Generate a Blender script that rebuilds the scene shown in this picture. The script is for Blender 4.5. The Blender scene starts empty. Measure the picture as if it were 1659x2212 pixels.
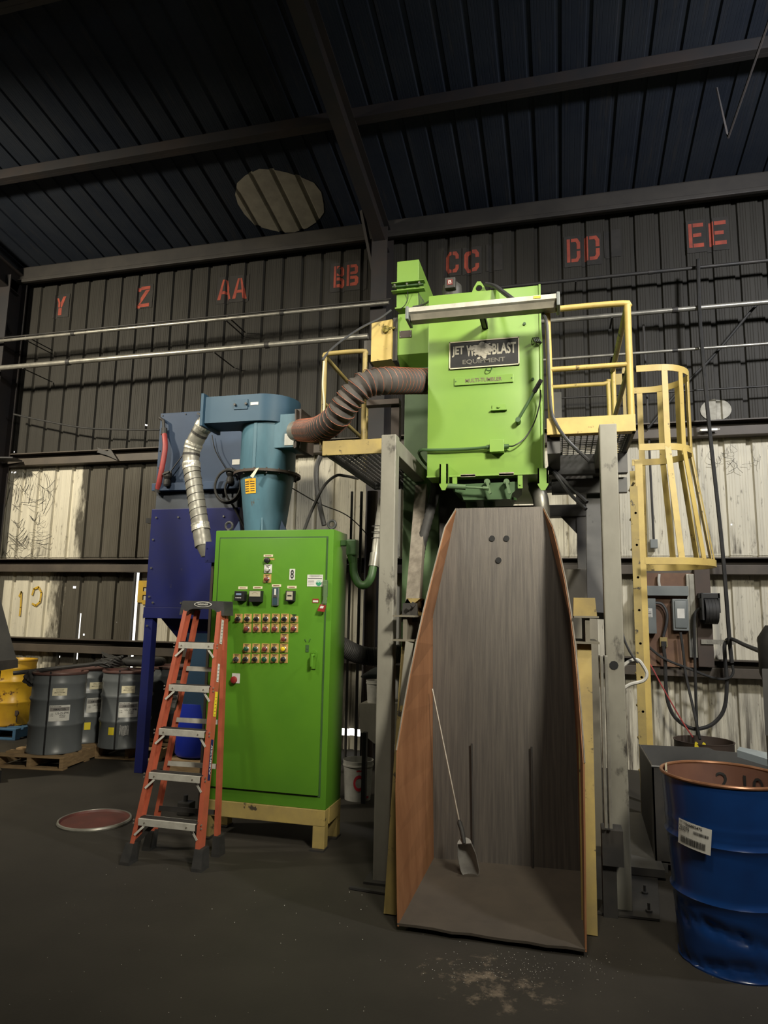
import bpy, bmesh, math, random
from mathutils import Vector, Matrix
random.seed(7)
SC = bpy.context.scene
COL = SC.collection

# ------------------------------------------------------------------ camera
FPX, CX, CY, EYE = 1460.0, 829.5, 1106.0, 1.75
PITCH, YAW, ROLL = map(math.radians, (8.5327, 14.558, 1.094))
FW = Vector((-math.sin(YAW)*math.cos(PITCH), math.cos(YAW)*math.cos(PITCH), math.sin(PITCH)))
_r = Vector((math.cos(YAW), math.sin(YAW), 0)); _u = _r.cross(FW)
RT = _r*math.cos(ROLL)+_u*math.sin(ROLL); UP = _u*math.cos(ROLL)-_r*math.sin(ROLL)
cd = bpy.data.cameras.new('camera'); cam = bpy.data.objects.new('camera', cd); COL.objects.link(cam)
m = Matrix((RT, UP, -FW)).transposed().to_4x4(); m.translation = (0, 0, EYE); cam.matrix_world = m
cd.sensor_fit = 'VERTICAL'; cd.sensor_height = 36; cd.lens = FPX/2212*36; cd.clip_start = .05; cd.clip_end = 200
SC.camera = cam

# ------------------------------------------------------------------ daylight outside, lamps inside
wd = bpy.data.worlds.new('overcast_sky'); SC.world = wd; wd.use_nodes = True
wd.node_tree.nodes['Background'].inputs[0].default_value = (1, .97, .9, 1)
wd.node_tree.nodes['Background'].inputs[1].default_value = 2.2

def lamp(name, loc, power, col, size, aim=None, spread=180):
    l = bpy.data.lights.new(name, 'AREA'); l.shape = 'DISK'; l.size = size; l.energy = power; l.color = col
    l.spread = math.radians(spread)
    o = bpy.data.objects.new(name, l); COL.objects.link(o); o.location = loc
    d = (Vector(aim)-Vector(loc)) if aim else Vector((0, 0, -1))
    o.rotation_euler = d.to_track_quat('-Z', 'Y').to_euler()
    return o
lamp('high_bay_lamp', (-.2, 1.9, 6.9), 105, (1, .93, .77), .55, None, 160)
lamp('roof_fill_uplight', (-.1, 3.0, 6.6), 20, (.86, .92, 1), .6, (-.1, 3.0, 9))
lamp('roof_fill_uplight', (-6.5, 2.0, 6.6), 10, (.86, .92, 1), .6, (-6.5, 2.0, 9))  # added fill to lift the left of the roof, no lamp known there
lamp('roof_fill_uplight', (3.2, 3.0, 6.6), 30, (.80, .90, 1), .6, (3.2, 3.0, 9))  # second added fill, brightens the right of the roof
lamp('aimed_light', (2.6, -.6, 5.7), 108, (1, .94, .78), 1.1, (-.9, 5.2, 2.9), 64)
lamp('aimed_light', (-4.6, .8, 6.0), 44, (1, .93, .76), .5, (-2.9, 5.6, 3.8), 60)
lamp('aimed_light', (-8.2, 3.4, 6.3), 270, (1, .91, .72), .5, (-7.0, 8.7, 3.0), 130)
lamp('aimed_light', (3.6, 3.8, 6.3), 210, (.97, .97, .98), .5, (1.8, 8.7, 3.4), 140)  # added to brighten the right wall, no such lamp known

SC.view_settings.view_transform = 'Standard'; SC.view_settings.look = 'None'
SC.view_settings.gamma = 1; SC.view_settings.use_curve_mapping = False
SC.view_settings.exposure = 0.0

# ------------------------------------------------------------------ photograph pixel -> place
def ray(x, y): return FW+RT*((x-CX)/FPX)-UP*((y-CY)/FPX)
def W(x, y, Y):
    d = ray(x, y); return d*(Y/d.y)+Vector((0, 0, EYE))
def WZ(x, y, z):
    d = ray(x, y); return d*((z-EYE)/d.z)+Vector((0, 0, EYE))
def WX(x, y, X):
    d = ray(x, y); return d*(X/d.x)+Vector((0, 0, EYE))
def V(*a): return Vector(a)

# ------------------------------------------------------------------ mesh helpers
def B(): return bmesh.new()
def bx(bm, x0, x1, y0, y1, z0, z1, bev=0):
    x0, x1 = sorted((x0, x1)); y0, y1 = sorted((y0, y1)); z0, z1 = sorted((z0, z1))
    r = bmesh.ops.create_cube(bm, size=1)['verts']
    for v in r:
        v.co = Vector(((x0+x1)/2+v.co.x*(x1-x0), (y0+y1)/2+v.co.y*(y1-y0), (z0+z1)/2+v.co.z*(z1-z0)))
    if bev:
        es = list({e for v in r for e in v.link_edges})
        bmesh.ops.bevel(bm, geom=es, offset=bev, segments=2, affect='EDGES', profile=.6)
    return bm
def beam(bm, p, q, w, h, up=(0, 0, 1)):
    p, q = Vector(p), Vector(q); d = (q-p).normalized(); s = d.cross(Vector(up))
    if s.length < 1e-4: s = d.cross(Vector((1, 0, 0)))
    s.normalize(); t = s.cross(d)
    vs = [bm.verts.new(c+s*(a*w/2)+t*(b*h/2)) for c in (p, q) for a, b in ((-1, -1), (1, -1), (1, 1), (-1, 1))]
    for i in range(4): bm.faces.new((vs[i], vs[(i+1) % 4], vs[4+(i+1) % 4], vs[4+i]))
    bm.faces.new(vs[3::-1]); bm.faces.new(vs[4:8])
    return bm
def smooth(pts, n=6):
    pts = [Vector(p) for p in pts]; P = [pts[0]*2-pts[1]]+pts+[pts[-1]*2-pts[-2]]; out = []
    for i in range(1, len(P)-2):
        a, b, c, d = P[i-1:i+3]
        for k in range(n):
            t = k/n
            out.append(.5*((2*b)+(c-a)*t+(2*a-5*b+4*c-d)*t*t+(3*b-a-3*c+d)*t**3))
    return out+[pts[-1]]
def frames(pts):
    n = len(pts); T = []
    for i in range(n):
        T.append((pts[min(i+1, n-1)]-pts[max(i-1, 0)]).normalized())
    a = T[0].orthogonal().normalized(); out = []
    for t in T:
        a = (a-t*a.dot(t)).normalized(); out.append((t, a, t.cross(a)))
    return out
def tube(bm, pts, r, seg=8, caps=True):
    pts = [Vector(p) for p in pts]; fr = frames(pts); rings = []
    for i, p in enumerate(pts):
        rr = r(i) if callable(r) else (r[i] if isinstance(r, (list, tuple)) else r)
        t, a, b = fr[i]
        rings.append([bm.verts.new(p+(a*math.cos(k*2*math.pi/seg)+b*math.sin(k*2*math.pi/seg))*rr) for k in range(seg)])
    for i in range(len(rings)-1):
        for k in range(seg):
            bm.faces.new((rings[i][k], rings[i][(k+1) % seg], rings[i+1][(k+1) % seg], rings[i+1][k]))
    if caps: bm.faces.new(rings[0][::-1]); bm.faces.new(rings[-1])
    return bm
def lathe(bm, prof, c=(0, 0, 0), seg=40, axis='Z', caps=True):
    c = Vector(c); rings = []
    for r, z in prof:
        ring = []
        for k in range(seg):
            a = k*2*math.pi/seg; x, y = r*math.cos(a), r*math.sin(a)
            co = {'Z': (x, y, z), 'Y': (x, z, y), 'X': (z, x, y)}[axis]
            ring.append(bm.verts.new(c+Vector(co)))
        rings.append(ring)
    for i in range(len(rings)-1):
        for k in range(seg):
            bm.faces.new((rings[i][k], rings[i][(k+1) % seg], rings[i+1][(k+1) % seg], rings[i+1][k]))
    if caps: bm.faces.new(rings[0][::-1]); bm.faces.new(rings[-1])
    return bm
def cyl(bm, p, q, r, seg=16, r2=None):
    return tube(bm, [p, q], [r, r if r2 is None else r2], seg)
def prism(bm, poly, ext):
    ext = Vector(ext); a = [bm.verts.new(Vector(p)) for p in poly]; b = [bm.verts.new(Vector(p)+ext) for p in poly]; n = len(a)
    bm.faces.new(a[::-1]); bm.faces.new(b)
    for i in range(n): bm.faces.new((a[i], a[(i+1) % n], b[(i+1) % n], b[i]))
    return bm
def bolts(bm, pts, r=.012, d=.012, n=(0, -1, 0)):
    n = Vector(n)
    for p in pts: cyl(bm, Vector(p), Vector(p)+n*d, r, 6)
    return bm

# ------------------------------------------------------------------ object helpers
WLOC = {}
def finish(bm, name, mat, shade):
    bmesh.ops.recalc_face_normals(bm, faces=bm.faces)
    me = bpy.data.meshes.new(name)
    xs = [v.co for v in bm.verts]
    lo = Vector([min(c[i] for c in xs) for i in range(3)]); hi = Vector([max(c[i] for c in xs) for i in range(3)])
    org = Vector(((lo.x+hi.x)/2, (lo.y+hi.y)/2, lo.z))
    bmesh.ops.translate(bm, verts=bm.verts, vec=-org)
    bm.to_mesh(me); bm.free()
    for mm in (mat if isinstance(mat, (list, tuple)) else [mat]): me.materials.append(mm)
    if shade:
        for p in me.polygons: p.use_smooth = True
        try: me.set_sharp_from_angle(angle=math.radians(shade if shade is not True else 40))
        except Exception: pass
    return me, org
SMALL = {'bolt', 'screw', 'rivet', 'print_lines', 'legend_print', 'tread', 'key', 'label_print', 'print', 'tag_print', 'loose_wires', 'wire_twist', 'guy_wire',
         'scale_print', 'coupling', 'hanger', 'wing_nut', 'bare_weld', 'band_clamp', 'red_paint', 'rubbed_patch', 'sprayed_mark', 'wound_hose', 'air_line', 'hose_loop', 'marker_number'}
WHOLE = {'lettering', 'number', 'badge_lettering', 'brand_lettering', 'grating', 'stencil_letter', 'print_line', 'digits'}
def pieces(bm):
    """groups of verts that do not touch each other"""
    seen = set(); isl = []
    for v in bm.verts:
        if v in seen: continue
        st = [v]; seen.add(v); g = []
        while st:
            a = st.pop(); g.append(a)
            for e in a.link_edges:
                b = e.other_vert(a)
                if b not in seen: seen.add(b); st.append(b)
        isl.append(g)
    bb = [[min(v.co[i] for v in g)-.002 for i in range(3)]+[max(v.co[i] for v in g)+.002 for i in range(3)] for g in isl]
    par = list(range(len(isl)))
    def find(i):
        while par[i] != i: i = par[i]
        return i
    for i in range(len(isl)):
        for j in range(i):
            if all(bb[i][k] <= bb[j][k+3] and bb[j][k] <= bb[i][k+3] for k in range(3)): par[find(i)] = find(j)
    out = {}
    for i, g in enumerate(isl): out.setdefault(find(i), []).extend(g)
    return list(out.values())
def obj(name, bm, mat, parent=None, shade=False, label=None, kind=None):
    if parent is not None and kind is None and name not in WHOLE and len(bm.verts) < 4000:
        ps = pieces(bm)
        if len(ps) > 1:
            if name in SMALL: kind = 'stuff'
            else:
                bm.verts.index_update(); first = None
                for g in ps:
                    keep = {v.index for v in g}; b2 = bm.copy(); b2.verts.ensure_lookup_table()
                    bmesh.ops.delete(b2, geom=[v for v in b2.verts if v.index not in keep], context='VERTS')
                    o = obj(name, b2, mat, parent, shade, label, '')
                    first = first or o
                bm.free(); return first
    me, org = finish(bm, name, mat, shade)
    o = bpy.data.objects.new(name, me); COL.objects.link(o)
    if parent is not None:
        o.parent = parent; o.location = org-WLOC[parent]
    else: o.location = org
    WLOC[o] = org
    if label: o['label'] = label
    if kind: o['kind'] = kind
    return o
def tag(o, label, cat, group=None):
    o['label'] = label; o['category'] = cat
    if group: o['group'] = group
    return o
def thing(name, label, cat, loc, group=None):
    o = bpy.data.objects.new(name, None); COL.objects.link(o); o.location = loc; o.empty_display_size = .1
    WLOC[o] = Vector(loc); return tag(o, label, cat, group)
def struct(name, bm, mat, shade=False):
    return obj(name, bm, mat, None, shade, kind='structure')
def inst(src, loc, parent, name=None):
    o = bpy.data.objects.new(name or src.name.split('.')[0], src.data); COL.objects.link(o)
    o.parent = parent; WLOC[o] = Vector(loc); o.location = Vector(loc)-(WLOC[parent] if parent else Vector()); return o

_tc = {}
def text_geo(s, bold=0):
    k = (s, bold)
    if k in _tc: return _tc[k]
    cu = bpy.data.curves.new('t', 'FONT'); cu.body = s; cu.resolution_u = 3; cu.offset = bold
    o = bpy.data.objects.new('t', cu); COL.objects.link(o)
    dg = bpy.context.evaluated_depsgraph_get(); me = bpy.data.meshes.new_from_object(o.evaluated_get(dg))
    vs = [v.co.copy() for v in me.vertices]; fs = [tuple(p.vertices) for p in me.polygons]
    bpy.data.objects.remove(o); bpy.data.curves.remove(cu); bpy.data.meshes.remove(me)
    x0 = min(v.x for v in vs); x1 = max(v.x for v in vs); y0 = min(v.y for v in vs); y1 = max(v.y for v in vs)
    g = ([((v.x-x0)/(x1-x0)-.5, (v.y-y0)/(y1-y0)-.5) for v in vs], fs, (x1-x0)/(y1-y0)); _tc[k] = g
    return g
def text(bm, s, f, h, w=None, mi=0, bold=0):
    """f(u, v) maps centred flat coordinates to a place"""
    vs, fs, asp = text_geo(s, bold); w = w or asp*h
    nv = [bm.verts.new(f(x*w, y*h)) for x, y in vs]
    for p in fs:
        try: bm.faces.new([nv[i] for i in p]).material_index = mi
        except ValueError: pass
def flat(o, ux=(1, 0, 0), uz=(0, 0, 1)):
    o, ux, uz = Vector(o), Vector(ux), Vector(uz)
    return lambda a, b: o+ux*a+uz*b

# ------------------------------------------------------------------ materials
def S(r, g, b):
    return tuple((c/255/12.92 if c <= 10 else ((c/255+.055)/1.055)**2.4) for c in (r, g, b))
def mat(name, c1, c2=None, scale=4, rough=.5, metal=0, bump=0, st=(1, 1, 1), c3=None, t3=.66, lo=.38, hi=.66, s3=None, spec=.5, bscale=None):
    mt = bpy.data.materials.new(name); mt.use_nodes = True; nt = mt.node_tree; N = nt.nodes; L = nt.links
    b = N['Principled BSDF']; b.inputs['Roughness'].default_value = rough; b.inputs['Metallic'].default_value = metal
    b.inputs['Specular IOR Level'].default_value = spec
    b.inputs['Base Color'].default_value = (*c1, 1)
    if c2 is None and c3 is None and not bump: return mt
    geo = N.new('ShaderNodeNewGeometry'); mp = N.new('ShaderNodeMapping'); mp.inputs['Scale'].default_value = st
    L.new(geo.outputs['Position'], mp.inputs['Vector'])
    def noise(sc, det=6):
        n = N.new('ShaderNodeTexNoise'); n.inputs['Scale'].default_value = sc; n.inputs['Detail'].default_value = det
        n.inputs['Roughness'].default_value = .62; L.new(mp.outputs[0], n.inputs['Vector']); return n
    def ramp(src, a, c):
        r = N.new('ShaderNodeMapRange'); r.inputs[1].default_value = a; r.inputs[2].default_value = c; r.clamp = True
        L.new(src, r.inputs[0]); return r.outputs[0]
    def mix(fac, A, Bc):
        x = N.new('ShaderNodeMix'); x.data_type = 'RGBA'; L.new(fac, x.inputs[0])
        for sock, val in ((x.inputs[6], A), (x.inputs[7], Bc)):
            if isinstance(val, tuple): sock.default_value = (*val, 1)
            else: L.new(val, sock)
        return x.outputs[2]
    cur = c1; n1 = noise(scale)
    if c2: cur = mix(ramp(n1.outputs[0], lo, hi), c1, c2)
    if c3:
        n3 = noise(s3 or scale*3.1, 8); cur = mix(ramp(n3.outputs[0], t3, t3+.05), cur, c3)
    if not isinstance(cur, tuple): L.new(cur, b.inputs['Base Color'])
    if bump:
        n2 = noise(bscale or scale*5, 4); bp = N.new('ShaderNodeBump'); bp.inputs['Strength'].default_value = bump; bp.inputs['Distance'].default_value = .01
        L.new(n2.outputs[0], bp.inputs['Height']); L.new(bp.outputs[0], b.inputs['Normal'])
    return mt

M = {}
M['lime'] = mat('lime_green_paint', (.195, .335, .054), (.165, .30, .055), 1.6, .42, c3=(.12, .2, .05), t3=.74, s3=5, lo=.35, hi=.7)
M['green'] = mat('green_cabinet_paint', (.088, .23, .018), (.072, .195, .018), 1.3, .36, spec=.3, c3=(.05, .12, .02), t3=.77, s3=7)
M['dkgreen'] = mat('dark_green_paint', (.032, .075, .024), (.05, .11, .035), 3, .5)
M['elev'] = mat('faded_green_paint', (.10, .165, .072), (.072, .125, .056), 2, .5, c3=(.05, .07, .03), t3=.7)
M['yellow'] = mat('safety_yellow_paint', (.52, .385, .115), (.43, .31, .095), 5, .5, c3=(.12, .085, .03), t3=.63, s3=9)
M['dirtyyellow'] = mat('worn_yellow_paint', (.36, .27, .085), (.25, .19, .075), 4, .6, c3=(.05, .04, .025), t3=.60, s3=11)
M['grey'] = mat('grey_steel_paint', (.255, .245, .205), (.19, .18, .15), 3, .5, c3=(.045, .04, .034), t3=.60, s3=3.2, st=(1, 1, .55))
M['dkgrey'] = mat('dark_grey_paint', (.085, .083, .08), (.06, .06, .06), 3, .5, c3=(.03, .03, .03), t3=.68)
M['steel'] = mat('dark_steel', (.035, .034, .034), (.055, .05, .045), 5, .55, .3)
M['black'] = mat('black_plastic', (.012, .012, .013), None, rough=.45)
M['rubber'] = mat('black_rubber', (.016, .016, .016), (.03, .028, .026), 12, .7)
M['skip'] = mat('brushed_wear_steel', (.105, .095, .088), (.155, .138, .122), 7, .48, .55, .12, st=(9, 2, .28), c3=(.24, .2, .17), t3=.70, s3=6, bscale=30)
M['rust'] = mat('rusty_steel', (.20, .085, .035), (.27, .125, .055), 3, .6, .2, .1, st=(2.4, 2.4, .5), c3=(.06, .035, .02), t3=.68)
M['dust'] = mat('skip_floor_dust', (.052, .042, .032), (.064, .051, .038), 5, .85, 0, .15, c3=(.2, .18, .15), t3=.78, s3=40)
M['navy'] = mat('navy_blue_paint', (.011, .0145, .092), (.016, .019, .08), 2.2, .45, spec=.22, c3=(.05, .05, .085), t3=.70)
M['slate'] = mat('slate_blue_paint', (.042, .068, .122), (.034, .054, .098), 1.5, .5, spec=.25, c3=(.03, .035, .045), t3=.74)
M['teal'] = mat('faded_blue_paint', (.070, .155, .205), (.052, .115, .155), 3.2, .5, spec=.3, c3=(.085, .06, .035), t3=.66, s3=7, st=(1.6, 1.6, .55))
M['tealdk'] = mat('blue_scroll_paint', (.026, .064, .105), (.034, .074, .115), 3, .5, spec=.25, c3=(.04, .035, .03), t3=.74)
M['galv'] = mat('galvanised_steel', (.30, .29, .25), (.21, .20, .175), 9, .4, .35, .05)
M['foil'] = mat('foil_tape', (.62, .6, .52), (.4, .38, .33), 22, .28, .5, .5, bscale=45)
M['pipe'] = mat('grey_conduit', (.40, .38, .33), (.26, .25, .22), 8, .38, .6)
M['alu'] = mat('aluminium', (.56, .54, .48), (.44, .42, .37), 14, .38, .12, c3=(.10, .09, .08), t3=.70)
M['ladder'] = mat('orange_fibreglass', (.42, .10, .052), (.34, .08, .044), 9, .45, c3=(.12, .03, .02), t3=.69, s3=13)
M['cap'] = mat('grey_plastic_cap', (.036, .036, .038), (.055, .055, .057), 8, .5)
M['hose'] = mat('grey_duct_fabric', (.055, .05, .047), (.085, .07, .06), 8, .75)
M['orange'] = mat('orange_rib', (.42, .15, .085), (.28, .09, .055), 20, .5)
M['hosebk'] = mat('black_duct', (.028, .027, .026), (.045, .042, .04), 9, .6)
M['drumgrey'] = mat('grey_drum_paint', (.12, .13, .135), (.10, .108, .112), 3, .35, c3=(.06, .06, .06), t3=.75)
M['drumrim'] = mat('brown_drum_rim', (.12, .055, .045), (.08, .045, .04), 6, .5)
M['drumblue'] = mat('blue_drum_paint', (.008, .044, .18), (.008, .034, .14), 3, .22, c3=(.06, .09, .18), t3=.74, s3=9, spec=.6)
M['drumin'] = mat('brown_drum_lining', (.16, .075, .048), (.12, .055, .04), 4, .5)
M['drumyel'] = mat('yellow_drum_paint', (.55, .33, .02), (.44, .24, .02), 4, .35, c3=(.10, .045, .015), t3=.58, s3=5)
M['bluepl'] = mat('bright_blue_plastic', (.012, .03, .36), None, rough=.4)
M['bluepal'] = mat('blue_pallet_paint', (.05, .14, .26), (.04, .09, .15), 6, .7)
M['wood'] = mat('pallet_wood', (.30, .20, .10), (.20, .13, .065), 6, .8, 0, .2, st=(1.5, 1.5, 9), c3=(.09, .06, .035), t3=.68)
M['ply'] = mat('stained_plywood', (.115, .06, .038), (.19, .105, .055), 2.2, .7, c3=(.05, .03, .022), t3=.66, s3=4)
M['paper'] = mat('white_label', (.62, .61, .57), (.54, .53, .49), 18, .6)
M['cream'] = mat('cream_label', (.66, .60, .42), None, rough=.6)
M['ink'] = mat('black_ink', (.02, .02, .02), None, rough=.6)
M['legend'] = mat('amber_legend_plate', (.50, .31, .10), (.40, .24, .08), 30, .45)
M['red'] = mat('red_plastic', (.26, .028, .025), None, rough=.35)
M['dkred'] = mat('dark_red_button', (.15, .032, .03), None, rough=.35)
M['btngreen'] = mat('green_button', (.01, .06, .03), None, rough=.35)
M['btnyel'] = mat('yellow_button', (.7, .5, .02), None, rough=.35)
M['chrome'] = mat('chrome_collar', (.55, .55, .52), None, rough=.25, metal=.9)
M['dial'] = mat('pale_dial', (.40, .37, .28), None, rough=.4)
M['lblue'] = mat('blue_grey_face', (.03, .06, .075), None, rough=.4)
M['green_logo'] = mat('green_logo_ink', (.03, .25, .13), None, rough=.6)
M['brightyel'] = mat('bright_yellow_sticker', (.75, .60, .03), None, rough=.5)
M['tagorange'] = mat('amber_tag', (.75, .40, .02), None, rough=.5)
M['boxgrey'] = mat('grey_enclosure', (.15, .165, .165), (.13, .145, .145), 6, .45)
M['redhose'] = mat('red_hose', (.34, .05, .045), (.26, .04, .04), 8, .5)
M['beige'] = mat('beige_machine_paint', (.16, .145, .11), (.12, .105, .08), 2, .6, c3=(.05, .04, .03), t3=.7)
M['brown'] = mat('brown_primer_steel', (.062, .042, .032), (.045, .034, .028), 3, .65)
M['brace'] = mat('scuffed_bare_steel', (.30, .265, .22), (.19, .165, .135), 6, .5, .35, st=(3, 3, .6), c3=(.09, .07, .05), t3=.7)
M['lid'] = mat('red_brown_lid', (.12, .035, .028), (.085, .03, .025), 5, .5)
M['white'] = mat('white_plastic', (.55, .54, .50), (.38, .37, .34), 6, .5)
M['redpaint'] = mat('red_spray_paint', (.42, .02, .035), None, rough=.6)
M['letter'] = mat('red_stencil_paint', (.38, .07, .04), (.24, .05, .035), 9, .8)
M['plaque'] = mat('black_stencil_panel', (.022, .02, .018), (.035, .031, .027), 5, .8)
M['gold'] = mat('yellow_spray_paint', (.55, .34, .02), (.42, .28, .05), 14, .7)
M['patch'] = mat('pale_tin_patch', (.30, .275, .22), (.22, .2, .165), 5, .6)
M['disc'] = mat('pale_disc_patch', (.42, .40, .34), (.26, .245, .2), 9, .7)
M['amberhand'] = mat('motor_housing', (.05, .048, .042), None, rough=.55)
# ------------------------------------------------------------------ the setting
DW = 8.7; PT = .3048; X0 = -8.2825                      # wall plane, rib pitch, rib grid start
def rz(Y): return 7.27+.19*(DW-Y)
def gmat(name, roof=False):
    mt = bpy.data.materials.new(name); mt.use_nodes = True; nt = mt.node_tree; N = nt.nodes; L = nt.links
    b = N['Principled BSDF']; b.inputs['Roughness'].default_value = .62; b.inputs['Metallic'].default_value = 0; b.inputs['Specular IOR Level'].default_value = .22
    geo = N.new('ShaderNodeNewGeometry'); sx = N.new('ShaderNodeSeparateXYZ'); L.new(geo.outputs['Position'], sx.inputs[0])
    def noise(sc, st=(1, 1, 1), det=6):
        mp = N.new('ShaderNodeMapping'); mp.inputs['Scale'].default_value = st; L.new(geo.outputs['Position'], mp.inputs['Vector'])
        n = N.new('ShaderNodeTexNoise'); n.inputs['Scale'].default_value = sc; n.inputs['Detail'].default_value = det; n.inputs['Roughness'].default_value = .65
        L.new(mp.outputs[0], n.inputs['Vector']); return n.outputs[0]
    def mth(op, a, c, d=None):
        x = N.new('ShaderNodeMath'); x.operation = op
        for i, v in enumerate((a, c) if d is None else (a, c, d)):
            if isinstance(v, (int, float)): x.inputs[i].default_value = v
            else: L.new(v, x.inputs[i])
        return x.outputs[0]
    def rng(src, a, c):
        r = N.new('ShaderNodeMapRange'); r.clamp = True; r.inputs[1].default_value = a; r.inputs[2].default_value = c; L.new(src, r.inputs[0]); return r.outputs[0]
    def mix(fac, A, C):
        x = N.new('ShaderNodeMix'); x.data_type = 'RGBA'; L.new(fac, x.inputs[0])
        for s_, v in ((x.inputs[6], A), (x.inputs[7], C)):
            if isinstance(v, tuple): s_.default_value = (*v, 1)
            else: L.new(v, s_)
        return x.outputs[2]
    X, Y, Z = sx.outputs
    if roof:
        c = mix(rng(noise(1.1), .35, .7), (.015, .020, .032), (.027, .032, .042))
        c = mix(rng(noise(3, (6, .5, 1)), .55, .75), c, (.034, .034, .038))
        L.new(c, b.inputs['Base Color']); b.inputs['Roughness'].default_value = .8; return mt
    streak = noise(2.2, (7, 1, .35)); big = noise(.8); fine = noise(9, (2.5, 1, .6))
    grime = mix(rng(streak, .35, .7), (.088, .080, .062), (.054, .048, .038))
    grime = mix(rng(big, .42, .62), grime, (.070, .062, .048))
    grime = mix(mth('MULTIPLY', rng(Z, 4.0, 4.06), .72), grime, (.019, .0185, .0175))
    white = mix(rng(streak, .38, .74), (.60, .56, .45), (.46, .43, .35))
    white = mix(rng(fine, .60, .72), white, (.16, .14, .11))
    # white-painted lower sheets: right bay below z 4, a patch by the left column, the lowest sheets by the corner
    wob = mth('MULTIPLY', mth('SUBTRACT', noise(1.6, (1.4, 1, .55)), .5), 1.1)
    wob2 = mth('MULTIPLY', mth('SUBTRACT', noise(5, (2, 1, .5)), .5), .5)
    Xw = mth('ADD', mth('ADD', X, wob), wob2)
    zlow = rng(Z, 4.06, 4.0)
    right = mth('MAXIMUM', mth('MULTIPLY', rng(mth('ADD', X, wob2), -4.5, -4.3), zlow), mth('MULTIPLY', rng(X, -5.90, -5.88), rng(Z, 2.5, 2.46)))
    lp = mth('MULTIPLY', mth('MULTIPLY', rng(mth('ADD', X, wob2), -7.02, -7.14), rng(Z, 2.38, 2.44)), zlow)
    lp2 = mth('MULTIPLY', rng(Xw, -7.25, -7.45), rng(Z, 2.4, 2.36))
    strip = mth('MULTIPLY', mth('MULTIPLY', rng(X, -5.79, -5.77), rng(X, -5.3, -5.32)), rng(Z, 2.5, 2.46))
    mask = mth('MAXIMUM', mth('MAXIMUM', right, strip), mth('MAXIMUM', lp, lp2))
    mask = mth('MULTIPLY', mask, rng(noise(3.4, (2.6, 1, .5)), .80, .68))
    c = mix(mask, grime, white)
    # soot bleeding up from the sheet laps
    lap = mth('MULTIPLY', mth('MULTIPLY', rng(Z, 2.95, 2.56), rng(Z, 2.5, 2.53)), rng(noise(5, (3, 1, .3)), .5, .66))
    c = mix(lap, c, (.09, .08, .065))
    low = mth('MULTIPLY', rng(Z, 1.35, .2), rng(noise(3, (5, 1, .3)), .46, .62))
    c = mix(low, c, (.055, .045, .036))
    L.new(c, b.inputs['Base Color'])
    return mt
M['wall'] = gmat('stained_ribbed_sheet'); M['roof'] = gmat('dark_roof_sheet', True)
M['girt'] = mat('brown_girt_steel', (.075, .06, .045), (.05, .04, .032), 3, .6, c3=(.3, .27, .22), t3=.70, s3=2.3)
M['eave'] = mat('eave_primer', (.040, .035, .030), (.028, .025, .023), 3, .65)
M['column'] = mat('column_primer', (.021, .020, .022), (.034, .025, .022), 2, .65)
M['floor'] = mat('dusty_concrete', (.023, .0195, .0145), (.034, .029, .022), 1.1, .72, 0, .12, c3=(.15, .13, .10), t3=.76, s3=11, bscale=60)
M['floor2'] = mat('spilled_shot_dust', (.22, .17, .12), (.05, .042, .034), 9, .8, 0, .2)

def profile(n=3):
    """one sheet across its ribs: (x, recess) pairs"""
    P = []
    for k in range(n):
        o = k*PT
        for f in (.028, .058, .088): P += [(o+f-.004, 0), (o+f, .0025), (o+f+.004, 0)]
        P += [(o+.116, 0), (o+.128, .036), (o+.177, .036), (o+.189, 0)]
        for f in (.217, .247, .277): P += [(o+f-.004, 0), (o+f, .0025), (o+f+.004, 0)]
    return [(0, 0)]+P+[(n*PT, 0)]
def prof_at(x):
    f = (x-X0) % PT
    if f <= .116 or f >= .189: return 0
    if f < .128: return .036*(f-.116)/.012
    if f > .177: return .036*(.189-f)/.012
    return .036
def sheet(L_, f, cuts=()):
    """f(x, t, recess) -> place ; cuts are (x0,x1,t0,t1) openings"""
    P = dict(profile()); xs = sorted(set(P) | {round(c[i], 4) for c in cuts for i in (0, 1)})
    ts = sorted({0, L_} | {c[i] for c in cuts for i in (2, 3)})
    def d(x):
        if x in P: return P[x]
        g = (x % PT); return .036 if .128 <= g <= .177 else 0
    bm = B(); G = [[bm.verts.new(f(x, t, d(x))) for x in xs] for t in ts]
    for j in range(len(ts)-1):
        for i in range(len(xs)-1):
            mx, my = (xs[i]+xs[i+1])/2, (ts[j]+ts[j+1])/2
            if any(c[0] < mx < c[1] and c[2] < my < c[3] for c in cuts): continue
            bm.faces.new((G[j][i], G[j][i+1], G[j+1][i+1], G[j+1][i]))
    return bm
def raw(name, bm, m_, parent, loc):
    me = bpy.data.meshes.new(name); bm.to_mesh(me); bm.free(); me.materials.append(m_)
    o = bpy.data.objects.new(name, me); COL.objects.link(o); o.parent = parent; WLOC[o] = Vector(loc)
    o.location = Vector(loc)-WLOC[parent]; return o

# floor
bm = B()
nx, ny = 60, 60
G = [[bm.verts.new((-13+19.4*i/nx, -10+18.75*j/ny, 0)) for i in range(nx+1)] for j in range(ny+1)]
for j in range(ny):
    for i in range(nx): bm.faces.new((G[j][i], G[j][i+1], G[j+1][i+1], G[j+1][i]))
floor = struct('floor', bm, M['floor'])
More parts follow.
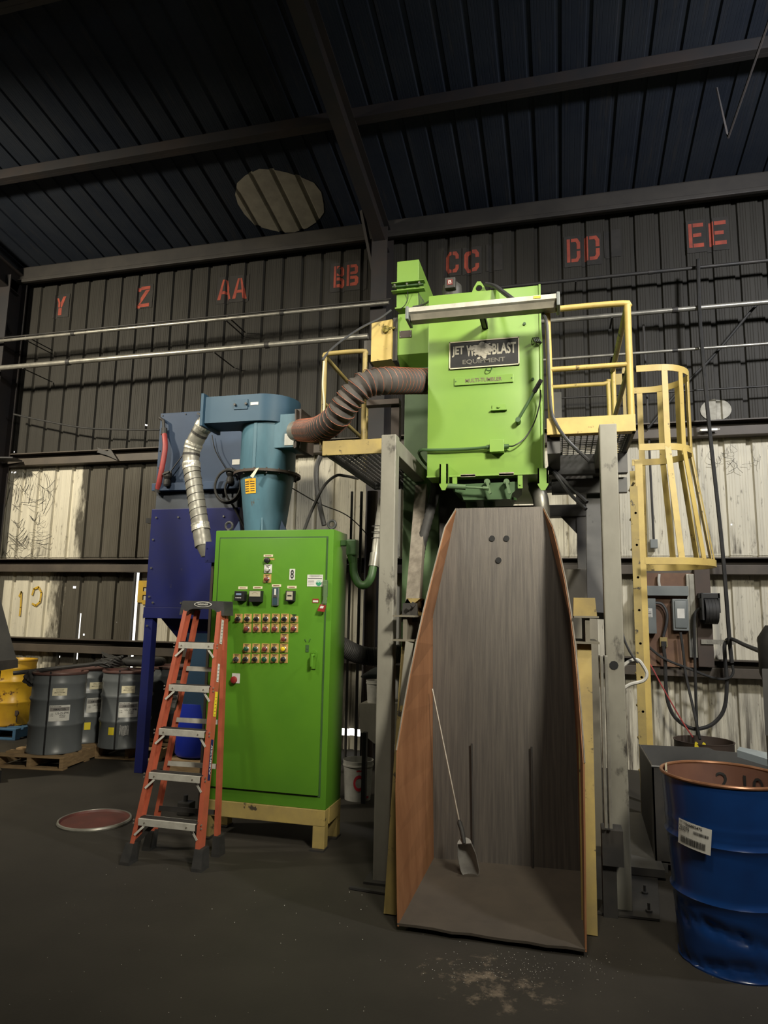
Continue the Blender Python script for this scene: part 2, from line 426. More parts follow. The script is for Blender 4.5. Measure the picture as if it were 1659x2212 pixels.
# pale powder trodden into the concrete in front of the skip
def powder(mt):
    nt = mt.node_tree; N = nt.nodes; L = nt.links; b = N['Principled BSDF']; old = b.inputs['Base Color'].links[0].from_socket
    geo = N.new('ShaderNodeNewGeometry'); mp = N.new('ShaderNodeMapping'); mp.inputs['Location'].default_value = (.55, -7.15, 0); mp.inputs['Scale'].default_value = (1.5, 2.0, 1)
    L.new(geo.outputs['Position'], mp.inputs['Vector']); ln = N.new('ShaderNodeVectorMath'); ln.operation = 'LENGTH'; L.new(mp.outputs[0], ln.inputs[0])
    r = N.new('ShaderNodeMapRange'); r.inputs[1].default_value = 1.1; r.inputs[2].default_value = .1; r.inputs[3].default_value = -.17; r.inputs[4].default_value = .10; L.new(ln.outputs['Value'], r.inputs[0])
    n = N.new('ShaderNodeTexNoise'); n.inputs['Scale'].default_value = 9; n.inputs['Detail'].default_value = 9; n.inputs['Roughness'].default_value = .75; L.new(geo.outputs['Position'], n.inputs['Vector'])
    ad = N.new('ShaderNodeMath'); ad.operation = 'ADD'; L.new(r.outputs[0], ad.inputs[0]); L.new(n.outputs[0], ad.inputs[1])
    r2 = N.new('ShaderNodeMapRange'); r2.inputs[1].default_value = .56; r2.inputs[2].default_value = .70; L.new(ad.outputs[0], r2.inputs[0])
    x = N.new('ShaderNodeMix'); x.data_type = 'RGBA'; L.new(r2.outputs[0], x.inputs[0]); L.new(old, x.inputs[6]); x.inputs[7].default_value = (.16, .125, .09, 1); L.new(x.outputs[2], b.inputs['Base Color'])
powder(M['floor'])

# back wall: sheets in three rows, each sheet its own piece
bm = B(); bx(bm, -13, 6.4, DW+.075, DW+.085, 7.12, 7.30)
wall = struct('wall_back', bm, M['girt']); WB = V(0, DW, 0)
rows = [(0, 2.56, .012), (2.50, 4.10, 0), (4.04, 7.26, .006)]
def wx(x): return x                                       # helper for readability
# daylight gaps: (world x0, x1, z0, z1) in the lowest row / bolt holes
gaps = []
def gap(xa, ya, yb, w, yw):
    a = W(xa, ya, DW); b = W(xa, yb, DW); gaps.append((a.x-w/2, a.x+w/2, min(a.z, b.z), max(a.z, b.z)))
gap(170, 1325, 1425, .018, 0); gap(297, 1225, 1475, .065, 0)
gap(160, 1266, 1271, .05, 0); gap(180, 1369, 1373, .026, 0); gap(125, 1417, 1421, .026, 0); gap(251, 1343, 1345, .016, 0)
gap(762, 1575, 1590, .30, 0); gap(1396, 1592, 1601, .02, 0)
for px in ((30, 976), (26, 1020), (31, 1021), (34, 1020), (314, 917), (1580, 1133), (86, 606)): gap(px[0], px[1]-1.5, px[1]+1.5, .016, 0)
protos = {}
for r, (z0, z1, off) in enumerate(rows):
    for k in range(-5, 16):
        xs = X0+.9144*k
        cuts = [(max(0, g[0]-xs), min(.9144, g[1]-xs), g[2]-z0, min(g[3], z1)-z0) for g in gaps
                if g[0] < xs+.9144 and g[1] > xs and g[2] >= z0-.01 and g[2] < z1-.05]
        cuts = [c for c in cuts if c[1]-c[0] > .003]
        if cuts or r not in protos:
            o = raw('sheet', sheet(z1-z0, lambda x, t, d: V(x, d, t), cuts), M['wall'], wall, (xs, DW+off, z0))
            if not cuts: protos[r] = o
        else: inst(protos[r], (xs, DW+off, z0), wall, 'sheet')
# paint marks follow the ribs
def on_wall(bm, dy=.004):
    xs = [v.co.x for v in bm.verts]; lo, hi = min(xs), max(xs); k = math.floor((lo-X0)/PT)
    while X0+k*PT < hi:
        for f in (.116, .128, .177, .189):
            bmesh.ops.bisect_plane(bm, geom=bm.verts[:]+bm.edges[:]+bm.faces[:], plane_co=(X0+k*PT+f, 0, 0), plane_no=(1, 0, 0))
        k += 1
    for v in bm.verts: v.co.y = DW+prof_at(v.co.x)-dy-(DW-v.co.y)
    return bm
def poly(bm, pts):
    bm.faces.new([bm.verts.new(p) for p in pts])
STROKES = {   # stencil strokes on a 0..1 box
 'Y': [[(0, 1), (.28, 1), (.5, .68), (.5, .42), (.36, .42)], [(1, 1), (.74, 1), (.56, .7), (.56, .42), (.68, .42)], [(.36, .38), (.68, .38), (.68, 0), (.36, 0)]],
 'Z': [[(0, 1), (1, 1), (1, .86), (0, .82)], [(.68, .82), (1, .82), (.34, .18), (.02, .18)], [(0, .15), (1, .17), (1, 0), (0, 0)]],
 'A': [[(.36, 1), (.5, 1), (.24, 0), (0, 0)], [(.54, 1), (.66, 1), (1, 0), (.76, 0)], [(.36, .42), (.66, .42), (.7, .28), (.32, .28)]],
 'B': [[(0, 1), (.22, 1), (.22, 0), (0, 0)], [(.3, 1), (.8, 1), (.95, .86), (.95, .62), (.8, .54), (.3, .54), (.3, .66), (.68, .68), (.68, .86), (.3, .86)],
       [(.3, .46), (.82, .46), (1, .36), (1, .12), (.84, 0), (.3, 0), (.3, .14), (.7, .16), (.7, .32), (.3, .32)]],
 'C': [[(0, .8), (.2, 1), (.45, 1), (.45, .85), (.28, .8), (.24, .72), (.24, .28), (.3, .18), (.45, .14), (.45, 0), (.2, 0), (0, .2)],
       [(.53, 1), (.82, 1), (1, .82), (1, .64), (.76, .64), (.74, .8), (.53, .85)], [(.53, 0), (.82, 0), (1, .18), (1, .36), (.76, .36), (.74, .2), (.53, .14)]],
 'D': [[(0, 1), (.24, 1), (.24, 0), (0, 0)], [(.32, 1), (.8, 1), (1, .82), (1, .54), (.74, .54), (.74, .78), (.66, .86), (.32, .86)],
       [(.32, 0), (.8, 0), (1, .18), (1, .46), (.74, .46), (.74, .22), (.66, .14), (.32, .14)]],
 'E': [[(0, 1), (.24, 1), (.24, 0), (0, 0)], [(.3, 1), (1, 1), (1, .84), (.3, .84)], [(.3, .58), (.85, .58), (.85, .43), (.3, .43)], [(.3, .16), (1, .16), (1, 0), (.3, 0)]],
}
def stencil(letters, backs):
    for (bxa, bya, bxb, byb) in backs:
        a, c = W(bxa, bya, DW), W(bxb, byb, DW); bm = B()
        poly(bm, [(a.x, DW, c.z), (c.x, DW, c.z), (c.x, DW, a.z), (a.x, DW, a.z)]); obj('stencil_backing', on_wall(bm, .003), M['plaque'], wall)
    for ch, x0, y0, x1, y1 in letters:
        a, c = W(x0, y0, DW), W(x1, y1, DW); bm = B()
        for st in STROKES[ch]: poly(bm, [(a.x+(c.x-a.x)*u, DW, c.z+(a.z-c.z)*v) for u, v in st])
        obj('stencil_letter', on_wall(bm, .006), M['letter'], wall, label='red stencilled letter '+ch)
stencil([('Y', 121, 643, 140, 680)], [(118, 638, 147, 684)])
stencil([('Z', 298, 621, 322, 662)], [(295, 617, 328, 664)])
stencil([('A', 472, 606, 498, 646), ('A', 504, 603, 531, 643)], [(470, 600, 536, 650)])
stencil([('B', 722, 576, 742, 620), ('B', 750, 573, 774, 616)], [(714, 570, 792, 624)])
stencil([('C', 963, 546, 991, 588), ('C', 1003, 542, 1035, 585)], [(958, 541, 996, 594), (999, 536, 1040, 590), (1050, 529, 1086, 583)])
stencil([('D', 1224, 518, 1254, 565), ('D', 1262, 512, 1296, 560)], [(1218, 512, 1300, 570), (1304, 499, 1342, 553)])
stencil([('E', 1486, 485, 1521, 533), ('E', 1531, 480, 1570, 527)], [(1481, 478, 1577, 538)])
# yellow sprayed marks low on the wall
bm = B()
def band(bm, pts, w):
    pts = [Vector(p) for p in pts]
    for a, c in zip(pts[:-1], pts[1:]):
        d = (c-a).normalized(); s = Vector((-d.z, 0, d.x))*w/2
        poly(bm, [a-s-d*w*.2, c-s+d*w*.2, c+s+d*w*.2, a+s-d*w*.2])
for x0 in (44, 70):
    pts = [(x0, 1285), (x0+4, 1272), (x0+14, 1268), (x0+20, 1280), (x0+17, 1300), (x0+8, 1308), (x0, 1304)] if x0 > 50 else [(x0-2, 1288), (x0+3, 1278), (x0+1, 1312), (x0-1, 1330)]
    band(bm, [W(x, y, DW) for x, y in pts], .03)
obj('sprayed_mark', on_wall(bm, .007), M['gold'], wall)
bm = B()
a, c = W(300, 1254, DW), W(325, 1306, DW)
for u0, u1, v0, v1 in ((0, .38, .08, 1), (.38, .7, .72, 1), (.7, 1, .08, .92), (.38, .7, .4, .55), (.38, .7, 0, .18)):
    poly(bm, [(a.x+(c.x-a.x)*u, DW, c.z+(a.z-c.z)*v) for u, v in ((u0, v0), (u1, v0), (u1, v1), (u0, v1))])
obj('sprayed_mark', on_wall(bm, .007), M['gold'], wall)
# round patch on the right
bm = B(); c0 = W(1546, 886, DW)
poly(bm, [(c0.x+.175*math.cos(t*math.pi/14), DW, c0.z+.14*math.sin(t*math.pi/14)*(1 if t < 15 else .95)) for t in range(28)])
obj('round_patch', on_wall(bm, .006), M['disc'], wall)

# roof: sheets, each its own piece
bm = B(); bx(bm, -13, 6.4, -10, -9.9, rz(-10)-.1, rz(-10)+.1)
roof = struct('ceiling', bm, M['roof'])
Lr = 18.8/math.cos(math.atan(.19)); dr = Vector((0, -1, .19)).normalized(); nr = Vector((0, .19, 1)).normalized()
p0 = None
for k in range(-5, 16):
    xs = X0+.9144*k
    if p0 is None: p0 = raw('roof_sheet', sheet(Lr, lambda x, t, d: V(x, 0, 0)+dr*t+nr*d*.6), M['roof'], roof, (xs, DW+.1, rz(DW+.1)))
    else: inst(p0, (xs, DW+.1, rz(DW+.1)), roof, 'roof_sheet')
# bare oval in the roof
bm = B(); pts = []
for (x, y) in ((508, 420), (512, 395), (530, 378), (560, 364), (592, 366), (620, 372), (650, 382), (678, 394), (694, 415), (699, 440), (700, 458), (688, 476), (664, 492), (636, 501), (612, 502), (585, 496), (552, 487), (528, 462), (514, 440)):
    d = ray(x, y); t = (rz(0)-EYE)/(d.z+.19*d.y); p = d*t+V(0, 0, EYE); pts.append(p)
poly(bm, pts)
xs_ = [p.x for p in pts]; k = math.floor((min(xs_)-X0)/PT)
while X0+k*PT < max(xs_):
    for f in (.116, .128, .177, .189): bmesh.ops.bisect_plane(bm, geom=bm.verts[:]+bm.edges[:]+bm.faces[:], plane_co=(X0+k*PT+f, 0, 0), plane_no=(1, 0, 0))
    k += 1
for v in bm.verts: v.co += nr*(prof_at(v.co.x)*.6-.006)
obj('bare_patch', bm, M['patch'], roof)

# far walls of the hall that only shade and bounce
bm = B(); bx(bm, -13.05, -13, -10, DW, 0, 11.2); struct('wall_left', bm, M['wall'])
bm = B(); bx(bm, 6.4, 6.45, -10, DW, 0, 11.2); struct('wall_right', bm, M['wall'])
bm = B(); bx(bm, -13, 6.4, -10.05, -10, 0, 11.2); struct('wall_front', bm, M['wall'])

# girts, eave strut, purlins, rafter, columns
n_trim = [0]
def trim(bm, m_=None, shade=False):
    n_trim[0] += 1; return struct('trim_%d' % n_trim[0], bm, m_ or M['girt'], shade)
def girt(x0, x1, z, y=DW):
    bm = B(); bx(bm, x0, x1, y-.012, y-.002, z-.09, z+.10); bx(bm, x0, x1, y-.14, y-.012, z-.10, z-.085)
    bx(bm, x0, x1, y-.13, y-.012, z+.085, z+.10); bx(bm, x0, x1, y-.15, y-.135, z-.10, z+.01, .005); trim(bm)
for z in (1.2, 2.37, 4.02): girt(-13, 6.4, z)
bm = B(); bx(bm, -13, 6.4, DW-.20, DW-.02, 7.0, 7.22, .02); bx(bm, -13, 6.4, DW-.26, DW-.2, 6.93, 6.99, .01); trim(bm, M['eave'])
for Y in (6.82, 4.9, 3.0):
    bm = B(); bx(bm, -13, 6.4, Y-.04, Y+.03, rz(Y)-.22, rz(Y)-.03, .008); bx(bm, -13, 6.4, Y-.1, Y-.04, rz(Y)-.22, rz(Y)-.2); trim(bm, M['column'])
def ibeam(bm, p, q, w, h, up, t=.015):
    p, q = Vector(p), Vector(q); u = Vector(up).normalized()
    beam(bm, p, q, t, h, up); beam(bm, p+u*h/2, q+u*h/2, w, t*1.2, up); beam(bm, p-u*h/2, q-u*h/2, w, t*1.2, up)
for X in (-2.27, -8.42, 3.9):
    bm = B(); ibeam(bm, (X, DW-.2, rz(DW)-.38), (X, -9.9, rz(-9.9)-.38), .16, .36, (0, .19, 1)); trim(bm, M['column'])
    bm = B(); ibeam(bm, (X, DW-.30, 0), (X, DW-.30, 6.95), .22, .34, (0, 1, 0)); trim(bm, M['column'])
# flange brace beside the middle column, hanging wires
bm = B(); beam(bm, W(782, 455, 8.2), W(812, 610, 8.45), .05, .05); trim(bm, M['column'])
bm = B(); tube(bm, [W(1680, -10, 5.5), W(1573, 297, 6.4), W(1548, 190, 6.4)], .012, 6); trim(bm, M['column'])
bm = B(); beam(bm, W(22, 720, 8.35), W(-10, 640, 8.35), .05, .05); beam(bm, V(-8.5, DW-.4, 3.98), V(-8.0, DW-.3, 3.98), .25, .02); trim(bm, M['column'])
# base plates and pale shot spilled on the floor
for pts in ([(755, 1917), (850, 1930), (850, 1936), (755, 1921)], [(1290, 1975), (1425, 1990), (1420, 1880), (1360, 1870)]):
    bm = B(); prism(bm, [WZ(x, y, .004) for x, y in pts], (0, 0, .012)); trim(bm, M['steel'])
# ------------------------------------------------------------------ blast machine
YF = 5.1; mxl, mxr, mzb, mzt = -.985, -.107, 2.805, 4.315
mc = thing('blast_machine', 'lime green shot blast machine hood towering over the steel skip', 'machine', (-.5, 5.8, 0))
bm = B(); bx(bm, mxl, mxr, YF, 6.5, mzb, mzt, .012); hood = obj('hood', bm, M['lime'], mc, 30)
bm = B(); bx(bm, mxl+.0, mxr, YF-.004, YF-.001, mzb, mzb+.012); bx(bm, mxr-.004, mxr+.012, YF-.012, YF+.02, mzb, mzt, .003)
obj('edge_flange', bm, M['lime'], hood)
bm = B()                                                     # lifting lug with an eye
a = W(1018, 632, YF+.25); c = W(1051, 606, YF+.25); cxl, czl = (a.x+c.x)/2, a.z+.10
outer = [(a.x-.01, a.z-.04), (a.x+.02, c.z-.05), (a.x+.05, c.z), (c.x-.05, c.z), (c.x-.02, c.z-.05), (c.x+.01, a.z-.04)]
N_ = 16; inner = [(cxl+.028*math.cos(t*2*math.pi/N_), c.z-.06+.028*math.sin(t*2*math.pi/N_)) for t in range(N_)]
for yy in (0, .016): pass
ov = [bm.verts.new((x, YF+.25, z)) for x, z in outer]; iv = [bm.verts.new((x, YF+.25, z)) for x, z in inner]
es = [bm.edges.new((ov[i], ov[(i+1) % 6])) for i in range(6)]+[bm.edges.new((iv[i], iv[(i+1) % N_])) for i in range(N_)]
bmesh.ops.triangle_fill(bm, edges=es, use_beauty=True)
g = bmesh.ops.extrude_face_region(bm, geom=bm.faces[:]); bmesh.ops.translate(bm, verts=[v for v in g['geom'] if isinstance(v, bmesh.types.BMVert)], vec=(0, .018, 0))
obj('lifting_lug', bm, M['lime'], mc)
bm = B(); p = W(977, 626, YF+.35); lathe(bm, [(.075, -.12), (.085, -.02), (.08, .03), (.055, .055), (0.02, .06)], p, 24)
mo = obj('motor', bm, M['amberhand'], mc, True)
bm = B(); bx(bm, p.x-.045, p.x+.045, p.y-.13, p.y-.07, p.z-.045, p.z+.05, .006); jb = obj('terminal_box', bm, M['steel'], mo)
bm = B(); bx(bm, p.x-.024, p.x+.024, p.y-.134, p.y-.131, p.z-.02, p.z+.03); obj('maker_label', bm, M['dkred'], mo)
bm = B(); text(bm, 'B', flat((p.x, p.y-.1346, p.z+.005)), .03, .026); obj('maker_mark', bm, M['paper'], mo)
# nameplate
x0, x1 = W(971, 770, YF).x, W(1122, 765, YF).x; z0, z1 = W(1046, 794, YF).z, W(1046, 735, YF).z
bm = B(); bx(bm, x0, x1, YF-.012, YF, z0, z1); npl = obj('nameplate', bm, M['black'], mc)
bm = B()
for (a_, b_, c_, d_) in ((x0, x1, z1-.008, z1), (x0, x1, z0, z0+.008), (x0, x0+.008, z0, z1), (x1-.008, x1, z0, z1)): bx(bm, a_, b_, YF-.016, YF-.011, c_, d_)
obj('plate_rim', bm, M['cream'], npl)
bm = B(); wpl = x1-x0; hpl = z1-z0; zt_, zb_ = z0+hpl*.63, z0+hpl*.22
def tx(bm, s, xa, xb, zc, h, y, bold=0): text(bm, s, flat(((xa+xb)/2, y, zc)), h, xb-xa, 0, bold)
tx(bm, 'JET', x0+wpl*.04, x0+wpl*.215, zt_, hpl*.40, YF-.0135, .03); tx(bm, 'WHEEL', x0+wpl*.25, x0+wpl*.60, zt_, hpl*.40, YF-.0135, .03)
tx(bm, 'BLAST', x0+wpl*.62, x0+wpl*.955, zt_, hpl*.40, YF-.0135, .03)
obj('lettering', bm, mat('pale_lettering', (.48, .45, .36), (.30, .28, .22), 40, .5), npl, label='pale lettering reading JET WHEELBLAST')
bm = B(); tx(bm, 'EQUIPMENT', x0+wpl*.195, x0+wpl*.80, zb_, hpl*.19, YF-.0135, .01)
obj('lettering', bm, mat('dull_lettering', (.16, .15, .125), None, rough=.5), npl, label='dull lettering reading EQUIPMENT')
bm = B(); random.seed(3)
for k in range(80):                                          # paint rubbed through to bare metal over the middle letters
    u = random.gauss(.45, .08); v = random.gauss(.64, .12); r_ = random.uniform(.006, .022)
    if not .28 < u < .62 or not .3 < v < .9: continue
    poly(bm, [(x0+wpl*u+r_*math.cos(t)*random.uniform(.7, 1.3), YF-.0142-k*.00004, z0+hpl*v+r_*.8*math.sin(t)*random.uniform(.7, 1.2)) for t in [i*math.pi/5 for i in range(10)]])
obj('rubbed_patch', bm, mat('bare_rubbed_metal', (.46, .43, .35), (.32, .29, .24), 45, .5), npl)
# model plate
x0, x1 = W(982, 825, YF).x, W(1109, 822, YF).x; z0, z1 = W(1046, 830, YF).z, W(1046, 813, YF).z
bm = B(); bx(bm, x0, x1, YF-.014, YF, z0, z1, .002); mp_ = obj('model_plate', bm, M['lime'], mc)
bm = B(); tx(bm, 'MULTI-TUMBLER', x0+(x1-x0)*.19, x0+(x1-x0)*.81, (z0+z1)/2, (z1-z0)*.5, YF-.0152, .02)
obj('lettering', bm, mat('worn_lettering', (.10, .06, .045), (.16, .13, .09), 60, .5), mp_)
bm = B(); bolts(bm, [(x0+.012, YF-.014, (z0+z1)/2), (x1-.012, YF-.014, (z0+z1)/2)], .005, .004); obj('screw', bm, M['dkgreen'], mp_)
# small hardware on the front
bm = B(); bolts(bm, [W(1133, 675, YF), W(1133, 700, YF), W(1151, 820, YF)], .012, .014); obj('bolt', bm, M['dkgreen'], mc)
bm = B(); p, q = W(1060, 888, YF), W(1095, 886, YF); bx(bm, p.x, q.x, YF-.03, YF, p.z-.004, p.z+.006); bx(bm, p.x+.012, q.x-.012, YF-.012, YF, p.z, p.z+.045)
cyl(bm, V((p.x+q.x)/2, YF-.03, p.z+.025), V((p.x+q.x)/2, YF, p.z+.025), .01, 8); obj('latch', bm, M['lime'], mc)
bm = B(); p = W(1057, 799, YF); tube(bm, smooth([p+V(-.02, 0, .02), p+V(-.02, -.03, -.01), p+V(0, -.035, -.02), p+V(.02, -.03, -.01), p+V(.02, 0, .02)], 3), .004, 6); obj('hook', bm, M['dkgreen'], mc)
bm = B(); p = W(1155, 740, YF)
for k in range(4): tube(bm, smooth([p+V(-.025+.012*k, -.005, 0), p+V(-.01+.012*k, -.05, .02), p+V(.01+.012*k, -.05, -.02), p+V(.04+.005*k, -.01, -.005)], 4), .004, 5)
obj('wire_twist', bm, M['black'], mc)
bm = B(); p, q = W(1120, 912, YF), W(1168, 833, YF); tube(bm, [p+V(0, -.06, 0), q+V(0, -.10, 0)], .011, 8); tube(bm, [p, p+V(0, -.075, 0)], .02, 8)
lv = obj('lever', bm, M['dkgreen'], mc, True); bm = B(); d_ = (q-p); tube(bm, [p+d_*.72+V(0, -.09, 0), q+d_*.04+V(0, -.10, 0)], .017, 8); obj('grip', bm, M['rubber'], lv, True)
a, c = W(1059, 976, YF-.07), W(1088, 950, YF-.07)
bm = B(); bx(bm, a.x, c.x, YF-.075, YF, a.z, c.z, .004); jx = obj('junction_box', bm, M['lime'], mc)
bm = B(); bx(bm, a.x-.003, c.x+.003, YF-.082, YF-.075, a.z-.003, c.z+.003, .002); obj('box_cover', bm, M['lime'], jx)
bm = B(); zc = (a.z+c.z)/2; cyl(bm, V(c.x, YF-.04, zc), V(c.x+.035, YF-.04, zc), .018, 10); cyl(bm, V(a.x-.03, YF-.04, zc), V(a.x, YF-.04, zc), .018, 10); obj('gland', bm, M['dkgreen'], jx, True)
bm = B(); tube(bm, smooth([V(a.x-.02, YF-.04, zc), W(1020, 969, YF-.03), W(980, 971, YF-.03), W(930, 972, YF-.03), W(912, 972, YF-.01), W(905, 978, YF+.05), W(912, 993, YF+.3), W(922, 1005, YF+.6)], 5), .012, 8)
obj('conduit', bm, M['dkgreen'], mc, True)
bm = B(); tube(bm, smooth([V(c.x+.03, YF-.04, zc), W(1112, 962, YF-.06), W(1135, 945, YF-.05), W(1155, 910, YF-.05), W(1166, 870, YF-.06), W(1168, 842, YF-.1)], 6), .005, 6); obj('cable', bm, M['black'], mc, True)
# under the hood: side arms, trough, flanges, stubs, linkage
for (xa, xb, ya, yb) in ((950, 968, 1003, 1060), (1162, 1184, 1012, 1060)):
    a, c = W(xa, yb, YF-.06), W(xb, ya, YF-.06); bm = B(); w_ = c.x-a.x
    prism(bm, [(a.x, YF-.08, c.z), (c.x, YF-.08, c.z), (c.x, YF-.08, a.z+.04), (c.x-w_*.3, YF-.08, a.z), (a.x+w_*.3, YF-.08, a.z), (a.x, YF-.08, a.z+.04)], (0, .012, 0))
    bx(bm, a.x, a.x+.012, YF-.08, YF, a.z+.05, c.z); bx(bm, c.x-.012, c.x, YF-.08, YF, a.z+.05, c.z); obj('side_arm', bm, M['lime'], mc)
bm = B(); prism(bm, [W(978, 1047, YF+.05), W(1122, 1040, YF+.05), W(1122, 1052, YF+.05), W(1106, 1066, YF+.05), W(1102, 1078, YF+.05), W(1002, 1080, YF+.05), W(996, 1068, YF+.05), W(978, 1060, YF+.05)], (0, .35, 0)); obj('trough', bm, M['dkgreen'], mc)
bm = B(); a, c = W(985, 1046, YF+.02), W(1118, 1030, YF+.02); bx(bm, a.x, c.x, YF+.12, YF+.4, a.z-.02, mzb+.02); obj('recess', bm, M['black'], mc)  # solid black block, stands in for the shade in the hollow
for xs_ in ((978, 988), (1119, 1129)):
    bm = B(); a, c = W(xs_[0], 1056, YF+.02), W(xs_[1], 1028, YF+.02); bx(bm, a.x, c.x, YF, YF+.014, a.z, c.z); bolts(bm, [((a.x+c.x)/2, YF, a.z+.03)], .008, .01); obj('tab', bm, M['lime'], mc)
for px in (1017, 1056, 1096):
    p = W(px, 1079, YF+.2); bm = B(); lathe(bm, [(.062, -.012), (.072, -.012), (.072, .006), (.062, .012)], p, 24); obj('flange', bm, M['dkgreen'], mc)
    if px < 1090: bm = B(); cyl(bm, p, p+V(.02, 0, -.14), .045, 20); obj('outlet_pipe', bm, M['elev'], mc, True)
for px in (1052, 1094):
    p = W(px, 1040, YF-.03); bm = B(); cyl(bm, p+V(0, .06, 0), p, .022, 12); beam(bm, p, p+V(.022, 0, -.085), .02, .022, (0, 1, 0)); cyl(bm, p+V(.022, -.012, -.085), p+V(.022, .012, -.085), .012, 10); obj('crank_arm', bm, M['elev'], mc, True)
bm = B(); p, q = W(966, 1050, YF-.04), W(1056, 1055, YF-.04); tube(bm, [p, p.lerp(q, .45)], .022, 10); tube(bm, [p.lerp(q, .45), q], .009, 8); tube(bm, [p.lerp(q, .86), q], .015, 8); obj('air_cylinder', bm, M['elev'], mc, True)
bm = B(); 
for (xa, xb, ya, yb) in ((995, 1027, 1024, 1031), (1078, 1110, 1020, 1028)): a, c = W(xa, yb, YF), W(xb, ya, YF); bx(bm, a.x, c.x, YF-.004, YF, a.z, c.z, .001)
obj('bare_weld', bm, M['brace'], mc)
# body of the tumbler behind the skip and its dark base frame
bm = B(); bx(bm, -.95, .28, 5.45, 6.9, .1, 2.12, .02); obj('tumbler_body', bm, M['beige'], mc, 30)
bm = B()
for X in (-.78, .22): bx(bm, X-.05, X+.05, 6.35, 6.47, 2.1, 2.95)
bx(bm, -.95, .32, 6.3, 6.45, 2.90, 3.05, .005); bx(bm, -.95, .3, 6.34, 6.46, 2.66, 2.77, .005); prism(bm, [V(.17, 6.36, 2.67), V(.17, 6.36, 2.50), V(.02, 6.36, 2.67)], (0, .02, 0))
beam(bm, V(-.2, 6.6, 2.13), V(.0, 6.6, 2.40), .02, .02); obj('base_frame', bm, M['steel'], mc)
bm = B(); bx(bm, -.95, -.72, 5.5, 5.9, 2.1, 2.8); bx(bm, -.06, .05, 5.6, 6.0, 2.92, 3.6); obj('duct_box', bm, M['steel'], mc)
# galvanised spout on the right of the chute
bm = B(); tube(bm, smooth([W(1150, 1036, 5.5), W(1160, 1058, 5.45), W(1168, 1080, 5.42), W(1171, 1120, 5.42)], 4), [.05]*3+[.062]*10, 20); obj('spout', bm, M['galv'], mc, True)
bm = B(); P_ = smooth([W(940, 1035, 5.4), W(940, 1060, 5.35), W(928, 1110, 5.3), W(912, 1170, 5.25), W(905, 1215, 5.25)], 10); tube(bm, P_, lambda i: .036+.004*(i % 2), 12); obj('flexible_conduit', bm, M['rubber'], mc, True)

# ------------------------------------------------------------------ strip light hung in front of the hood
a, c = W(883, 676, 4.72), W(1206, 655, 4.72); zc = (a.z+c.z)/2
fx = thing('strip_light', 'white unlit strip light bracketed in front of the green hood', 'light', ((a.x+c.x)/2, 4.72, zc-.06))
bm = B(); prism(bm, [(a.x, 4.66, zc+.03), (a.x, 4.66, zc-.005), (a.x, 4.69, zc-.02), (a.x, 4.79, zc-.02), (a.x, 4.82, zc+.0), (a.x, 4.80, zc+.035)], (c.x-a.x, 0, 0)); obj('housing', bm, M['alu'], fx)
bm = B(); prism(bm, [(a.x+.02, 4.68, zc-.015), (a.x+.02, 4.70, zc-.055), (a.x+.02, 4.78, zc-.055), (a.x+.02, 4.80, zc-.015)], (c.x-a.x-.04, 0, 0)); obj('lens', bm, mat('dusty_lens', (.20, .185, .15), (.27, .25, .2), 6, .35), fx)
for xe in (a.x, c.x):
    bm = B(); bx(bm, xe-.012, xe+.012, 4.65, 4.825, zc-.062, zc+.04, .006); obj('end_cap', bm, M['boxgrey'], fx)
bm = B(); bx(bm, c.x-.17, c.x-.12, 4.654, 4.662, zc+.006, zc+.024); obj('sticker', bm, M['brightyel'], fx)
p = W(1042, 680, 4.9)
bm = B(); bx(bm, p.x-.022, p.x+.022, 4.78, YF, p.z-.03, p.z-.022); bx(bm, p.x-.022, p.x-.014, 4.78, YF, p.z-.03, p.z+.015); bx(bm, p.x+.014, p.x+.022, 4.78, YF, p.z-.03, p.z+.015); obj('bracket', bm, M['black'], fx)
bm = B(); tube(bm, smooth([W(1050, 614, YF+.2), W(1068, 618, YF), W(1088, 632, 4.9), W(1108, 647, 4.75)], 5), .018, 8); obj('power_cord', bm, M['cap'], fx, True)

# ------------------------------------------------------------------ bucket elevator
el = thing('bucket_elevator', 'tall green bucket elevator leg beside the hood with boxy head', 'elevator', (-1.18, 5.9, 0))
YE = 5.6
bm = B(); bx(bm, -1.315, -.99, 5.72, 6.2, 0, 3.95, .008); obj('leg_casing', bm, M['elev'], el)
def fb(x0, y0, x1, y1, Y): a, c = W(x0, y1, Y), W(x1, y0, Y); return a.x, c.x, a.z, c.z
xa, xb, za, zb = fb(856, 560, 905, 668, YE); bm = B(); bx(bm, xa, xb, YE, 6.75, za, zb, .006); obj('head', bm, M['lime'], el)
for y0, y1 in ((604, 611), (621, 629)):
    q0, q1, q2, q3 = fb(845, y0, 916, y1, YE-.06); bm = B(); bx(bm, q0, q1, YE-.06, YE+.01, q2, q3, .004); obj('clamp_bar', bm, M['lime'], el)
q0, q1, q2, q3 = fb(847, 611, 914, 621, YE-.03); bm = B(); bx(bm, q0, q1, YE-.03, YE, q2, q3); sl = obj('slot', bm, M['dkgreen'], el)
bm = B(); bolts(bm, [(q0+.03, YE-.03, (q2+q3)/2), (q1-.03, YE-.03, (q2+q3)/2), ((q0+q1)/2, YE-.03, (q2+q3)/2)], .01, .03); obj('bolt', bm, M['chrome'], sl)
q0, q1, q2, q3 = fb(853, 659, 908, 667, YE-.02); bm = B(); bx(bm, q0, q1, YE-.02, YE+.02, q2, q3); obj('flange', bm, M['lime'], el)
